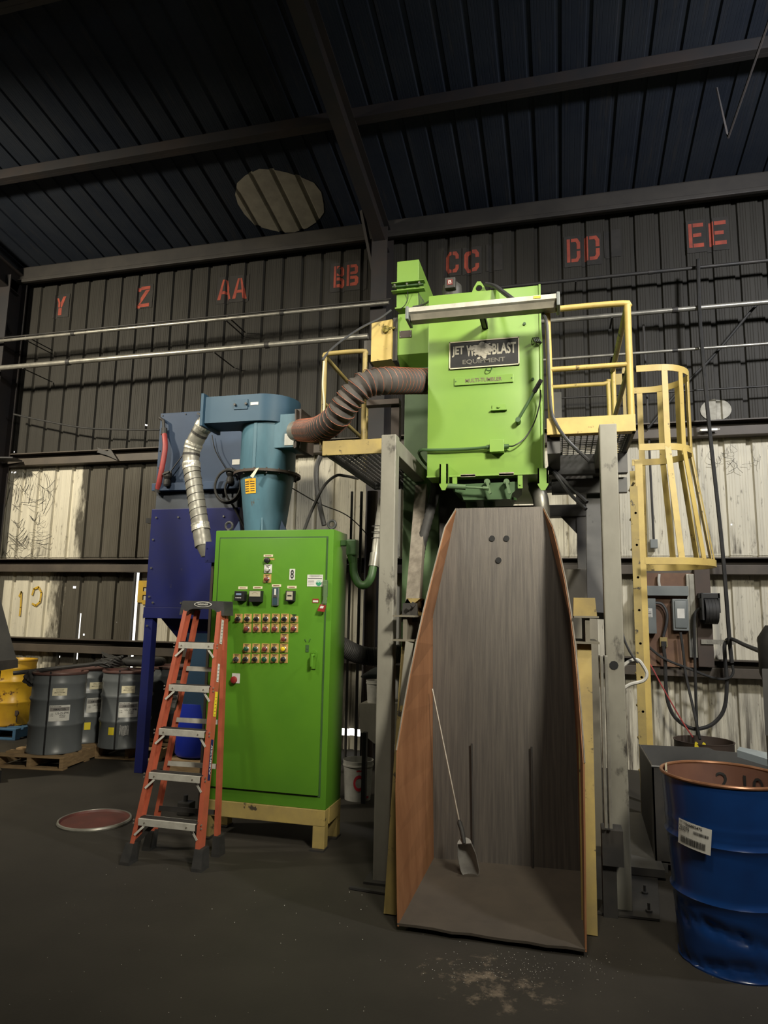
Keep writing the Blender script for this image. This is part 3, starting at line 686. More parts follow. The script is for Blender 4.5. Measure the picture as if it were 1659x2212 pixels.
q0, q1, q2, q3 = fb(858, 672, 940, 790, YE); bm = B(); prism(bm, [V(q0, YE, q3), V(q0, YE, q2+.10), V(q0, YE+.22, q2-.05), V(q0, 6.3, q2-.05), V(q0, 6.3, q3)], (q1-q0, 0, 0)); obj('discharge_box', bm, M['lime'], el)
q0, q1, q2, q3 = fb(863, 713, 889, 730, YE-.008); bm = B(); bx(bm, q0, q1, YE-.008, YE, q2, q3); pl = obj('rating_plate', bm, M['brown'], el)
bm = B(); bolts(bm, [(x, YE-.008, z) for x in (q0+.008, q1-.008) for z in (q2+.008, q3-.008)], .005, .004); obj('screw', bm, M['chrome'], pl)
q0, q1, q2, q3 = fb(801, 694, 847, 779, YE-.06); bm = B(); prism(bm, [V(q0, YE-.06, q3), V(q1, YE-.06, q3+.02), V(q1, YE-.06, q2), V(q0, YE-.06, q2-.01)], (0, .5, 0)); obj('drive_guard', bm, M['yellow'], el)
bm = B(); bx(bm, q1, q1+.04, YE-.02, YE+.4, q2, q3+.05); bx(bm, q0-.10, q0, YE+.05, YE+.35, q2+.10, q2+.24); obj('drive_gap', bm, M['steel'], el)
bm = B(); p = W(833, 711, YE-.08); tube(bm, [p, W(853, 708, YE-.04)], .012, 8); lathe(bm, [(.03, -.01), (.035, 0), (.03, .01)], p, 12, 'Y'); beam(bm, p+V(-.02, 0, -.03), p+V(-.02, 0, .05), .01, .01); obj('take_up_screw', bm, mat('greasy_brass', (.30, .24, .05), (.04, .035, .02), 60, .4, .4), el)
bm = B(); tube(bm, smooth([W(880, 628, YE-.05), W(881, 645, YE-.02), W(874, 660, YE-.02), W(864, 668, YE-.03)], 5), .004, 6); obj('wire', bm, M['black'], el)
bm = B(); tube(bm, smooth([W(892, 663, YE-.1), W(915, 658, YE-.15), W(930, 648, 5.2), W(932, 645, 5.15)], 5), .009, 6)
for k in range(4): tube(bm, [W(904+3*k, 634+4*k, YE), W(908+4*k, 662, YE-.03)], .003, 5)
obj('guy_wire', bm, M['cap'], el)

# ------------------------------------------------------------------ skip loader
sk = thing('skip_bucket', 'tall worn steel loading skip standing upright under the green hood', 'skip', (-.4, 4.4, 0))
A0, A1 = WZ(858, 2001, .03), WZ(1268, 2057, .03)
BL = [W(935, 1856, 4.83), W(933, 1640, 4.873), W(933, 1330, 4.944), W(957, 1222, 4.97), W(985, 1099, 5.0)]
BR = [W(1257, 1885, 4.83), W(1250, 1640, 4.873), W(1233, 1330, 4.944), W(1206, 1222, 4.97), W(1174, 1095, 5.0)]
FL = [A0, W(853, 1640, 4.13), W(878, 1490, 4.30), W(908, 1345, 4.48), W(936, 1233, 4.66), W(968, 1112, 4.92), BL[-1]]
FR = [A1, W(1263, 1640, 4.13), W(1252, 1490, 4.30), W(1240, 1360, 4.48), W(1217, 1222, 4.66), W(1191, 1122, 4.90), BR[-1]]
def chain(P, n):                                             # resample
    L_ = [0]
    for a, c in zip(P[:-1], P[1:]): L_.append(L_[-1]+(c-a).length)
    out = []
    for k in range(n+1):
        s = L_[-1]*k/n; i = max(j for j in range(len(P)) if L_[j] <= s+1e-9); i = min(i, len(P)-2)
        out.append(P[i].lerp(P[i+1], (s-L_[i])/(L_[i+1]-L_[i])))
    return out
def strip(bm, P, Q):
    a = [bm.verts.new(p) for p in P]; c = [bm.verts.new(p) for p in Q]
    for i in range(len(P)-1):
        if (P[i+1]-Q[i+1]).length < 1e-5: bm.faces.new((a[i], a[i+1], c[i]))
        else: bm.faces.new((a[i], a[i+1], c[i+1], c[i]))
def solid(bm, t):
    bmesh.ops.recalc_face_normals(bm, faces=bm.faces)
    bmesh.ops.solidify(bm, geom=bm.faces[:], thickness=t); return bm
bm = B(); strip(bm, BL, BR); solid(bm, .012); back = obj('back_plate', bm, M['skip'], sk)
for P, Q, mm in ((FL, BL, M['rust']), (FR, BR, M['rust'])):
    bm = B(); strip(bm, chain(P, 12)[:-1]+[P[-1]], chain(Q, 12)[:-1]+[Q[-1]+V(0, .001, -.002)]); solid(bm, .010); sp = obj('side_plate', bm, mm, sk)
    bm = B(); tube(bm, [p+V(0, -.004, 0) for p in chain(P, 12)[4:]], .0045, 6); obj('bright_edge_rod', bm, M['brace'], sp)  # pale tube along the edge: weld bead plus a painted highlight
bm = B(); n_ = 10; top = []; random.seed(5)
Fe = [A0.lerp(A1, k/n_)+V(0, random.uniform(-.006, .006), random.uniform(-.004, .004)) for k in range(n_+1)]; Be = [BL[0].lerp(BR[0], k/n_) for k in range(n_+1)]
strip(bm, Fe, Be); solid(bm, .014); obj('floor_plate', bm, M['dust'], sk)
bm = B(); beam(bm, A0+V(.1, .25, -.02), A1+V(-.03, .25, -.02), .06, .03); obj('skid', bm, M['black'], sk)
for (xa, ya, xb, yb) in ((1019, 1606, 1022, 1848), (1148, 1613, 1151, 1880)):
    bm = B(); tube(bm, [W(xa, ya, 4.84), W(xb, yb, 4.80)], .007, 8); obj('rod', bm, M['steel'], sk, True)
for (x, y) in ((1063, 1163), (1094, 1163), (1077, 1210)):
    p = W(x, y, 4.965 if y < 1200 else 4.952); bm = B(); lathe(bm, [(.021, -.004), (.021, .012)], p, 18, 'Y'); obj('bolt_hole_disc', bm, M['black'], back)  # proud black discs, the dark inside the holes put into colour
# hand scoop on a long rod leaning in the skip
sc = thing('scoop', 'grey hand scoop welded to a long thin rod leaning inside skip', 'scoop', WZ(1015, 1900, .07))
bm = B(); p, q = W(934, 1488, 4.74), W(993, 1778, 4.55); tube(bm, [p, q], .0055, 8); obj('rod', bm, M['brace'], sc, True)
g1 = W(1003, 1822, 4.50); bm = B(); tube(bm, smooth([q+V(-.002, 0, .02), q, W(998, 1795, 4.53), g1], 4), [.008, .010, .012, .014, .016, .016, .015, .015, .015, .015, .014, .013, .012][:13], 10); obj('grip', bm, M['rubber'], sc, True)
tip = WZ(1019, 1900, .075); bm = B(); n_ = 12; ax = (tip-g1); L_ = ax.length; ax.normalize(); sd = ax.cross(V(0, -1, .3)).normalized(); nm = sd.cross(ax).normalized()
if nm.y > 0: nm = -nm
rows_ = []
for i in range(n_+1):
    t = i/n_; half = .062*min(1, .72+.9*t)*(1 if t < .7 else math.sqrt(max(0, 1-((t-.7)/.31)**2))); dep = .05*(1-.55*t)
    rows_.append([g1+ax*(L_*t)+sd*(half*math.sin(a_))-nm*(dep*math.cos(a_)) for a_ in [(-.5+k/8)*math.pi for k in range(9)]])
vv = [[bm.verts.new(p_) for p_ in r_] for r_ in rows_]
for i in range(n_):
    for k in range(8): bm.faces.new((vv[i][k], vv[i][k+1], vv[i+1][k+1], vv[i+1][k]))
bm.faces.new(vv[0]); solid(bm, .004); obj('bowl', bm, mat('cast_aluminium', (.30, .29, .27), (.22, .21, .2), 9, .5, .1), sc, 50)

# ------------------------------------------------------------------ loader frame: posts, beams, arms, yellow guides
fr = thing('loader_frame', 'grey square tube frame with yellow guide posts around the skip', 'frame', (-.41, 4.8, 0))
for xa, xb in ((-1.225, -1.115), (.28, .392)):
    bm = B(); bx(bm, xa, xb, 4.6, 4.71, 0, 3.03, .008); obj('post', bm, M['grey'], fr)
    bm = B(); bx(bm, xa+.008, xb-.008, 4.71, 5.9, 2.90, 3.02, .006); obj('top_beam', bm, M['grey'], fr)
    bm = B(); bx(bm, xa-.05, xb+.05, 4.55, 4.76, 0, .015); obj('base_plate', bm, M['steel'], fr)
bm = B(); beam(bm, W(912, 1042, 5.8), W(893, 1308, 4.75), .10, .07, (0, 1, 0)); obj('hoist_arm', bm, M['brace'], fr)
bm = B(); beam(bm, W(1283, 1030, 5.8), W(1290, 1330, 4.85), .13, .07, (0, 1, 0)); obj('hoist_arm', bm, M['dkgrey'], fr)
bm = B(); p = W(884, 1312, 4.62); bolts(bm, [p, p+V(.0, 0, -.05), p+V(.03, 0, .02)], .018, .02); prism(bm, [p+V(-.05, .02, .03), p+V(.05, .02, .03), p+V(.06, .02, -.1), p+V(-.06, .02, -.1)], (0, .02, 0)); obj('pivot_bracket', bm, M['steel'], fr)
for (bx0, by0, tx0, ty0, w_) in ((842, 1978, 880, 1385, .075), (1274, 2022, 1262, 1390, .085)):
    p = WZ(bx0, by0, 0); q = W(tx0, ty0, 4.52); bm = B(); beam(bm, p+V(0, .03, 0), q+V(0, .03, 0), w_, .06, (0, 1, 0)); obj('guide_post', bm, M['dirtyyellow'], fr)
    s_ = 1 if q.x > 0 else -1; q = q+V(.015*s_, 0, 0); bm = B(); bx(bm, q.x-.075, q.x+.075, 4.46, 5.15, q.z+.0, q.z+.012); bx(bm, q.x-.075, q.x+.075, 4.46, 5.15, q.z+.16, q.z+.172); bx(bm, q.x-.008, q.x+.02, 4.48, 5.15, q.z, q.z+.17)
    obj('pivot_beam', bm, M['beige'], fr)
    bm = B(); s_ = 1 if q.x > 0 else -1; prism(bm, [V(q.x-.075, 4.67, q.z+.17), V(q.x+.075, 4.67, q.z+.17), V(q.x+.045*s_+.02, 4.67, q.z+.29), V(q.x-.07 if s_ > 0 else q.x+.07, 4.67, q.z+.29)], (0, .14, 0)); obj('gusset', bm, M['dirtyyellow'], fr)
bm = B(); prism(bm, [W(876, 1385, 4.45), W(893, 1390, 4.45), W(872, 1560, 4.4), W(855, 1640, 4.4), W(858, 1560, 4.4)], (0, .02, 0)); obj('side_guard', bm, M['grey'], fr)
for xa in (.235, .262):
    bm = B(); bx(bm, xa, xa+.018, 4.42, 4.47, .52, 1.52, .003); obj('guide_rail', bm, M['galv'], fr)
bm = B(); bx(bm, .22, .34, 4.46, 4.6, .30, .50); bx(bm, .22, .30, 4.5, 4.62, 0, .32); obj('lift_carriage', bm, M['steel'], fr)
bm = B(); p = W(1326, 1437, 4.6); lathe(bm, [(.028, -.004), (.024, 0)], p, 9, 'Y'); obj('torch_hole_disc', bm, M['black'], fr)  # black disc painted as the dark of a hole in the post

# ------------------------------------------------------------------ platforms with rails
def grating(bm, x0, x1, y0, y1, z, sp=.045):
    n = int((x1-x0)/sp)
    for k in range(n+1): bx(bm, x0+k*sp-.002, x0+k*sp+.002, y0, y1, z-.025, z)
    n = int((y1-y0)/.06)
    for k in range(n+1): bx(bm, x0, x1, y0+k*.06-.003, y0+k*.06+.003, z-.008, z)
    return bm
def rail(name, pts, parent, r=.022, m_='yellow'):
    bm = B(); tube(bm, pts, r, 10); return obj(name, bm, M[m_], parent, True)
# right
xl, xr = W(1181, 920, 4.80).x, W(1373, 917, 4.80).x; zt = W(1275, 900, 4.80).z; zb = W(1275, 936, 4.80).z
rp = thing('access_platform', 'yellow railed access platform on the right of the green hood', 'platform', ((xl+xr)/2, 5.6, zb))
bm = B(); bx(bm, xl, xr, 4.79, 4.81, zb, zt, .003); bx(bm, xl, xr, 4.81, 4.86, zb, zb+.012); obj('toe_board', bm, M['yellow'], rp)
bm = B(); bx(bm, xr-.02, xr, 4.81, 6.55, zb, zt); bx(bm, xl, xl+.02, 4.81, 6.55, zb, zt); obj('side_channel', bm, M['dkgrey'], rp)
bm = B(); bx(bm, xl, xr, 5.42, 5.50, zb-.16, zb, .004); bx(bm, xl, xr, 6.47, 6.55, zb-.1, zt, .004); bx(bm, xl, xl+.09, 4.86, 5.5, zb-.12, zb+.0); bx(bm, xl+.02, xr, 5.5, 5.56, zb-.30, zb-.18, .004); obj('cross_beam', bm, M['dkgrey'], rp)
bm = B(); grating(bm, xl+.02, xr-.02, 4.82, 6.47, zb+.07); obj('grating', bm, M['steel'], rp)
zr = W(1355, 652, 4.80).z; xlp, xrp = W(1184, 780, 4.80).x, W(1360, 780, 4.80).x; zm = W(1270, 791, 4.80).z
rail('rail', smooth([V(xlp, 4.82, zr-.04), V(xlp+.02, 4.82, zr), V(xrp-.03, 4.82, zr), V(xrp, 4.82, zr-.03)], 4), rp)
rail('rail', [V(xlp, 4.82, zm), V(xrp, 4.82, zm)], rp, .019)
rail('post', [V(xlp, 4.82, zr-.03), V(xlp+.015, 4.82, zt)], rp); rail('post', [V(xrp, 4.82, zr-.02), V(xrp, 4.82, zt-.01)], rp, .025)
rail('rail', [V(xrp, 4.82, zr-.02), V(xrp-.005, 6.15, zr-.02)], rp, .022, 'dirtyyellow'); rail('rail', [V(xrp, 4.82, zm), V(xrp, 6.15, zm)], rp, .019, 'dirtyyellow')
rail('post', [V(xrp, 6.15, zr), V(xrp, 6.15, zt)], rp, .022); rail('rail', smooth([V(xl, 6.5, zr-.02), V(xrp-.06, 6.5, zr-.02), V(xrp-.02, 6.5, zr-.04), V(xrp-.02, 6.5, zt)], 4), rp, .02)
# left
xl, xr = W(697, 975, 4.82).x, -1.16; zb = W(760, 978, 4.82).z; zt = W(760, 956, 4.82).z
lp_ = thing('access_platform', 'small yellow edged platform left of the grey post, under the duct hose', 'platform', ((xl+xr)/2, 5.5, zb))
bm = B(); bx(bm, xl, xr, 4.81, 4.83, zb-.015, zt+.02, .003); obj('toe_board', bm, M['dirtyyellow'], lp_)
bm = B(); bx(bm, xl, xl+.02, 4.83, 6.35, zb, zt); bx(bm, xr-.02, xr, 4.83, 6.35, zb, zt); bx(bm, xl, xr, 6.3, 6.36, zb, zt); obj('side_channel', bm, M['dkgrey'], lp_)
bm = B(); grating(bm, xl+.02, xr-.02, 4.83, 6.3, zb+.06); obj('grating', bm, M['steel'], lp_)
bm = B(); prism(bm, [V(xl+.3, 6.1, zb), V(xr, 6.1, zb), V(xr, 6.1, zb-.25), V(xl+.5, 6.1, zb-.25)], (0, .1, 0)); obj('knee_bracket', bm, M['steel'], lp_)
zr = W(742, 762, 5.04).z; xlp, xrp = W(701, 800, 5.04).x, W(788, 800, 5.04).x; zm = zr-.42
rail('rail', smooth([V(xlp, 5.04, zr-.03), V(xlp+.02, 5.04, zr), V(xrp-.02, 5.04, zr), V(xrp, 5.04, zr-.03)], 4), lp_, .02, 'dirtyyellow')
rail('post', [V(xlp, 5.04, zr-.02), V(xlp, 5.04, zt)], lp_, .02, 'dirtyyellow'); rail('post', [V(xrp, 5.04, zr-.02), V(xrp, 5.04, zt)], lp_, .02, 'dirtyyellow')
rail('rail', [V(xlp, 5.04, zr-.02), V(xlp, 6.3, zr-.02)], lp_, .018, 'dirtyyellow'); rail('rail', [V(xlp, 5.04, zm), V(xlp, 6.3, zm)], lp_, .018, 'dirtyyellow'); rail('post', [V(xlp, 6.3, zr), V(xlp, 6.3, zt)], lp_, .02, 'dirtyyellow')
# beam stubs behind the hose
bm = B(); a, c = W(788, 876, 5.9), W(862, 860, 5.9); bx(bm, a.x, c.x, 5.9, 6.0, a.z, c.z, .004); bx(bm, W(845, 900, 5.95).x, W(862, 900, 5.95).x, 5.95, 6.05, 2.9, a.z)
tag(obj('support_bracket', bm, M['brown']), 'dark brown steel bracket beneath the ribbed duct hose', 'bracket')

# ------------------------------------------------------------------ caged ladder
cl = thing('caged_ladder', 'yellow fixed ladder with safety cage right of the skip', 'ladder', (.78, 7.0, 0))
LX = .765; LY = (6.78, 7.24)
for y_ in LY:
    bm = B(); bx(bm, LX-.035, LX+.035, y_-.007, y_+.007, 0, 3.25, .002); obj('stringer', bm, M['yellow'], cl)
bm = B(); bx(bm, LX-.09, LX-.02, LY[0]-.03, LY[0]-.015, 0, 3.0); obj('stand_off', bm, M['dirtyyellow'], cl)
for k in range(10):
    bm = B(); cyl(bm, V(LX-.045, LY[0]-.03, .3+.305*k), V(LX-.045, LY[1], .3+.305*k), .012, 8); obj('rung', bm, M['dirtyyellow'], cl)
def hoop(z, c0, r_, y0=7.01):
    pts = [V(LX, y0-r_, z)]+[V(c0+r_*math.sin(t*math.pi/14), y0-r_*math.cos(t*math.pi/14), z) for t in range(15)]+[V(LX, y0+r_, z)]
    bm = B(); h_ = .032; vs = []
    for i, p in enumerate(pts):
        t_ = (pts[min(i+1, len(pts)-1)]-pts[max(i-1, 0)]).normalized(); n_ = Vector((t_.y, -t_.x, 0))*.006
        vs.append([bm.verts.new(p+n_*s_+V(0, 0, zz)) for s_, zz in ((-1, -h_), (1, -h_), (1, h_), (-1, h_))])
    for i in range(len(vs)-1):
        for k in range(4): bm.faces.new((vs[i][k], vs[i][(k+1) % 4], vs[i+1][(k+1) % 4], vs[i+1][k]))
    bm.faces.new(vs[0]); bm.faces.new(vs[-1]); obj('hoop', bm, M['yellow'], cl, 40)
zh = [4.14, 3.36, 2.27]; hp = [(.95, .335), (.95, .335), (.99, .45)]
for z, (c0, r_) in zip(zh, hp): hoop(z, c0, r_)
for k, a_ in enumerate((12, 42, 72, 100, 128, 160, -20)):
    P = []
    for z, (c0, r_) in zip(zh, hp):
        t = math.radians(a_)
        P.append(V(LX+.1, 7.01+r_, z) if a_ < 0 else V(c0+r_*math.sin(t), 7.01-r_*math.cos(t), z))
    for p, q in ((P[0]+V(0, 0, .02), P[1]), (P[1], P[2]-V(0, 0, .02))):
        pass
    bm = B(); tn = Vector((math.cos(math.radians(max(a_, 0))), math.sin(math.radians(max(a_, 0))), 0))
    nn = Vector((0, 0, 1)).cross(tn)
    pp = [P[0]+V(0, 0, .03), P[1], P[2]-V(0, 0, .03)]; vs = [[bm.verts.new(p+tn*(s_*.028)+nn*(d_*.004)) for s_, d_ in ((-1, -1), (1, -1), (1, 1), (-1, 1))] for p in pp]
    for i in range(2):
        for j in range(4): bm.faces.new((vs[i][j], vs[i][(j+1) % 4], vs[i+1][(j+1) % 4], vs[i+1][j]))
    bm.faces.new(vs[0]); bm.faces.new(vs[-1]); obj('cage_bar', bm, M['yellow'], cl)
bm = B(); a = W(1337, 820, 6.7); bx(bm, a.x-.05, a.x+.06, 6.7, 6.72, a.z-.05, a.z+.06); bx(bm, a.x+.03, a.x+.06, 6.7, 6.72, a.z-.6, a.z+.12); obj('gate_latch', bm, M['dirtyyellow'], cl)

# ------------------------------------------------------------------ ribbed hose duct
hd = thing('duct_hose', 'thick grey flexible duct hose with orange ribs between cyclone and hood', 'hose', W(760, 960, 5.6))
P_ = smooth([W(650, 930, 5.72), W(690, 927, 5.05), W(727, 902, 4.78), W(756, 861, 4.70), W(788, 831, 4.70), W(832, 823, 4.80), W(880, 823, 5.08), W(922, 824, 5.34)], 14)
def resample(P, n):
    return chain(P, n)
NH = 44*6; P_ = resample(P_, NH)
bm = B(); tube(bm, P_, lambda i: .096+.010*math.cos(i/6*2*math.pi), 24); obj('hose_body', bm, M['hose'], hd, True)
fr_ = frames(P_)
src = []
for k in range(44*14):
    s = k/14*6; i = min(int(s), NH-1); f = s-i; t_, a_, b_ = fr_[i]; an = k/14*2*math.pi
    src.append(P_[i].lerp(P_[i+1], f)+(a_*math.cos(an)+b_*math.sin(an))*.1062)
bm = B(); tube(bm, src, .0023, 5); obj('spiral_rib', bm, M['orange'], hd, True)
bm = B(); tube(bm, [P_[-6], P_[-1]+V(.06, 0, 0)], .098, 24); obj('collar', bm, M['black'], hd, True)
bm = B(); tube(bm, [P_[0]+V(-.06, .01, 0), P_[10]], .094, 24); obj('collar', bm, M['galv'], hd, True)
# ------------------------------------------------------------------ cyclone
cy0 = V(-2.745, 6.0, 0); zf = W(582, 1016, 5.75).z; zs0 = W(560, 905, 5.72).z; zs1 = W(545, 853, 5.72).z
cy = thing('cyclone', 'faded blue dust cyclone with scroll top behind the green control cabinet', 'cyclone', (cy0.x, cy0.y, 1.75))
bm = B(); lathe(bm, [(.262, zf), (.268, zf+.02), (.268, zs0+.05)], cy0, 40); barrel = obj('barrel', bm, M['teal'], cy, True)
bm = B(); lathe(bm, [(.10, 1.75), (.262, zf)], cy0, 40); obj('cone', bm, M['teal'], cy, True)
bm = B(); lathe(bm, [(.262, zf-.012), (.325, zf-.012), (.325, zf+.012), (.262, zf+.012)], cy0, 40); fl = obj('flange', bm, M['brown'], cy, True)
bm = B(); bolts(bm, [cy0+V(.30*math.cos(t), .30*math.sin(t), zf-.03) for t in [i*math.pi/8 for i in range(16)]], .009, .055, (0, 0, 1)); obj('bolt', bm, M['steel'], fl)
bm = B(); beam(bm, cy0+V(-.02, -.270, zf), cy0+V(-.02, -.270, zs0), .03, .006, (0, 1, 0)); obj('seam', bm, M['teal'], barrel)
# scroll: rectangular duct tangent to the drum front, running to the left
pl_ = [(-.56, -.305), (.03, -.305)]+[(.30*math.sin(t), -.305*math.cos(t)) for t in [i*math.pi/12 for i in range(1, 13)]]+[(-.30, .12), (-.33, .02), (-.56, .0)]
bm = B(); prism(bm, [cy0+V(x, y, zs0-.02) for x, y in pl_], (0, 0, zs1-zs0+.02)); scr = obj('scroll', bm, M['tealdk'], cy, 35)
bm = B(); a = cy0+V(-.56, 0, 0); bx(bm, a.x-.02, a.x+.01, a.y-.335, a.y+.03, zs0-.05, zs1+.03, .003); obj('scroll_flange', bm, M['tealdk'], cy)
bm = B(); a, c = W(505, 885, 5.69), W(536, 862, 5.69); bx(bm, a.x, c.x, 5.685, 5.695, a.z, c.z, .002); hp_ = obj('hatch', bm, M['tealdk'], scr)
bm = B(); bolts(bm, [W(509, 875, 5.685), W(533, 873, 5.685)], .012, .025); obj('wing_nut', bm, M['steel'], hp_)
bm = B(); a, c = W(541, 875, 5.69), W(558, 868, 5.69); bx(bm, a.x, c.x, 5.690, 5.6945, a.z, c.z); st_ = obj('sticker', bm, M['paper'], scr)
# inlet box on the right
a, c = W(585, 968, 5.78), W(640, 893, 5.78)
bm = B(); bx(bm, cy0.x, c.x+.02, 5.78, 6.05, a.z, c.z, .003); obj('inlet', bm, M['teal'], cy)
bm = B(); prism(bm, [W(637, 884, 5.70), W(662, 900, 5.86), W(662, 980, 5.86), W(637, 966, 5.70)], (.014, .0, 0)); bx(bm, W(637, 930, 5.75).x, W(650, 930, 5.75).x, 5.74, 6.1, a.z-.02, c.z+.03); obj('inlet_flange', bm, M['brown'], cy)
bm = B(); a, c = W(614, 962, 5.775), W(635, 936, 5.775); bx(bm, a.x, c.x, 5.774, 5.779, a.z, c.z); obj('sticker', bm, M['paper'], cy)
bm = B(); a, c = W(534, 1047, 5.70), W(556, 1025, 5.70)
def conef(u, v):
    zz = v; rr = .10+(zz-1.75)/(zf-1.75)*.162+.004; return cy0+V(rr*math.sin(u), -rr*math.cos(u), zz)
for k in range(4):
    u0, u1 = -.52+.13*k, -.52+.13*(k+1); poly(bm, [conef(u0, zf-.21), conef(u1, zf-.21), conef(u1, zf-.07), conef(u0, zf-.07)])
tg = obj('warning_sticker', bm, M['tagorange'], cy)
bm = B()
for r_ in range(5):
    for h_ in range(2): u0 = -.50+.26*h_; z_ = zf-.10-.022*r_; poly(bm, [conef(u0, z_-.004)+V(0, -.002, 0), conef(u0+.19, z_-.004)+V(0, -.002, 0), conef(u0+.19, z_+.004)+V(0, -.002, 0), conef(u0, z_+.004)+V(0, -.002, 0)])
obj('print_lines', bm, M['ink'], tg)
bm = B(); p = W(555, 1010, 5.66); prism(bm, [p+V(-.01, 0, -.01), p+V(.02, 0, .0), p+V(-.03, -.01, -.10), p+V(-.06, -.01, -.08)], (0, .003, 0)); obj('paper_tag', bm, M['cream'], cy)
for s_ in (-1, 1):
    bm = B(); prism(bm, [cy0+V(s_*.14, -.12, 2.18), cy0+V(s_*.22, -.12, 2.60), cy0+V(s_*.46, -.12, 2.18)], (0, .015, 0)); obj('gusset', bm, M['slate'], cy)
bm = B(); prism(bm, [cy0+V(.02, -.17, 2.18), cy0+V(.05, -.20, 2.62), cy0+V(.13, -.34, 2.18)], (.012, 0, 0)); obj('gusset', bm, M['teal'], cy)
bm = B(); lathe(bm, [(.40, 2.14), (.40, 2.18)], cy0, 24); bx(bm, cy0.x-.35, cy0.x-.29, 5.95, 6.05, 0, 2.15); bx(bm, cy0.x+.29, cy0.x+.35, 5.95, 6.05, 0, 2.15); obj('stand', bm, M['navy'], cy)
bm = B(); lathe(bm, [(.12, 1.75), (.12, 1.60)], cy0, 20); obj('outlet', bm, M['steel'], cy)

# ------------------------------------------------------------------ galvanised duct
gd = thing('galvanised_duct', 'silver galvanised elbow duct dropping from the cyclone scroll', 'duct', W(440, 1190, 5.9))
path = [W(497, 880, 5.80), W(474, 884, 5.82), W(452, 903, 5.86), W(430, 938, 5.9), W(416, 968, 5.92), W(413, 1000, 5.92), W(421, 1060, 5.9), W(432, 1130, 5.88), W(440, 1180, 5.86)]
P_ = chain(smooth(path, 10), 72)
bm = B(); tube(bm, P_, lambda i: .082+.0015*math.sin(i*1.7), 20); dbody = obj('duct_body', bm, M['galv'], gd, True)
for i in (2, 15, 25, 34, 62):
    bm = B(); tube(bm, P_[i:i+4], lambda j: .0865+.002*((j*7+i) % 3), 20); obj('foil_tape', bm, M['foil'], gd)
fr_ = frames(P_); src = []
for k in range(9*16):
    s = 36+k/16*3.3
    if s >= 68: break
    i = int(s); t_, a_, b_ = fr_[i]; an = k/16*2*math.pi; src.append(P_[i].lerp(P_[i+1], s-i)+(a_*math.cos(an)+b_*math.sin(an))*.0845)
bm = B(); tube(bm, src, .003, 4); obj('spiral_seam', bm, M['steel'], dbody)
for i in (8, 12, 20, 30):
    bm = B(); tube(bm, P_[i:i+2], .0850, 20); obj('elbow_seam', bm, M['steel'], dbody)
bm = B(); tube(bm, [P_[-1]+V(0, 0, .02), P_[-1]+V(.02, 0, -.10)], [.08, .035], 16); obj('reducer', bm, M['galv'], gd, True)

# ------------------------------------------------------------------ dust collector
dc = thing('dust_collector', 'large two tone blue dust collector on legs behind the orange ladder', 'dust collector', (-3.7, 7.2, 0))
YD = 6.72
def fbx(x0, y0, x1, y1, Y): a, c = W(x0, y1, Y), W(x1, y0, Y); return a.x, c.x, a.z, c.z
ux0 = W(343, 950, YD).x; uz1 = W(345, 893, YD).z; uz0 = W(340, 1062, YD).z; mz0 = W(335, 1100, YD).z; lz0 = W(325, 1335, YD).z; XR = -3.38
bm = B(); bx(bm, ux0, XR, YD, 7.9, uz0, uz1, .01); up = obj('upper_housing', bm, M['slate'], dc)
bm = B(); bx(bm, ux0, XR, YD+.03, 7.9, mz0, uz0); obj('middle_band', bm, mat('dark_slate_paint', (.05, .062, .085), (.035, .042, .055), 2, .5), dc)
bm = B(); bx(bm, ux0-.01, XR, YD-.06, YD, uz0-.0, uz0+.085, .004); obj('lip', bm, M['slate'], dc)
bm = B(); bx(bm, ux0-.02, XR, YD-.012, 7.9, lz0+.12, mz0, .006); lo_ = obj('lower_housing', bm, M['navy'], dc)
bm = B(); bx(bm, ux0-.03, XR+.01, YD-.02, 7.9, lz0, lz0+.12, .004); obj('base_rail', bm, M['navy'], dc)
bm = B(); bolts(bm, [V(ux0+.05+.28*k, YD-.012, mz0-.10) for k in range(5)]+[V(ux0+.03, YD-.012, mz0-.35-.32*k) for k in range(4)]+[V(ux0+.08+.35*k, YD-.012, lz0+.17) for k in range(3)], .012, .012)
obj('bolt', bm, M['chrome'], lo_)
bm = B(); bolts(bm, [V(ux0+.03+.30*k, YD, uz1-.03) for k in range(4)]+[V(ux0+.025, YD, uz1-.25-.2*k) for k in range(4)], .008, .008); obj('bolt', bm, M['black'], up)
for X in (ux0-.02, XR-.08):
    for Y in (YD+.0, 7.8):
        bm = B(); bx(bm, X, X+.10, Y, Y+.10, 0, lz0, .005); obj('leg', bm, M['navy'], dc)
bm = B(); x0, x1 = ux0+.12, XR-.1; zc = .55
vs = [bm.verts.new(p) for p in (V(x0, YD+.1, lz0), V(x1, YD+.1, lz0), V(x1, 7.75, lz0), V(x0, 7.75, lz0), V(-3.95, 7.1, zc+.55), V(-3.6, 7.1, zc+.55), V(-3.6, 7.5, zc+.55), V(-3.95, 7.5, zc+.55))]
for i in range(4): bm.faces.new((vs[i], vs[(i+1) % 4], vs[4+(i+1) % 4], vs[4+i]))
bm.faces.new(vs[4:]); obj('hopper', bm, M['navy'], dc)
bm = B(); a, c = W(392, 1560, 6.9), W(470, 1340, 6.9); bx(bm, a.x, c.x, 6.9, 7.4, a.z, c.z, .006); obj('drum_shroud', bm, mat('steel_blue_paint', (.02, .055, .105), (.017, .045, .085), 2, .5), dc)
bm = B(); a, c = W(442, 1215, 5.6), W(462, 1170, 5.6); bx(bm, a.x, c.x+.1, 5.6, 5.62, a.z, c.z); bolts(bm, [W(447, 1184, 5.6), W(447, 1210, 5.6)], .008, .006); obj('mounting_plate', bm, M['navy'], dc)
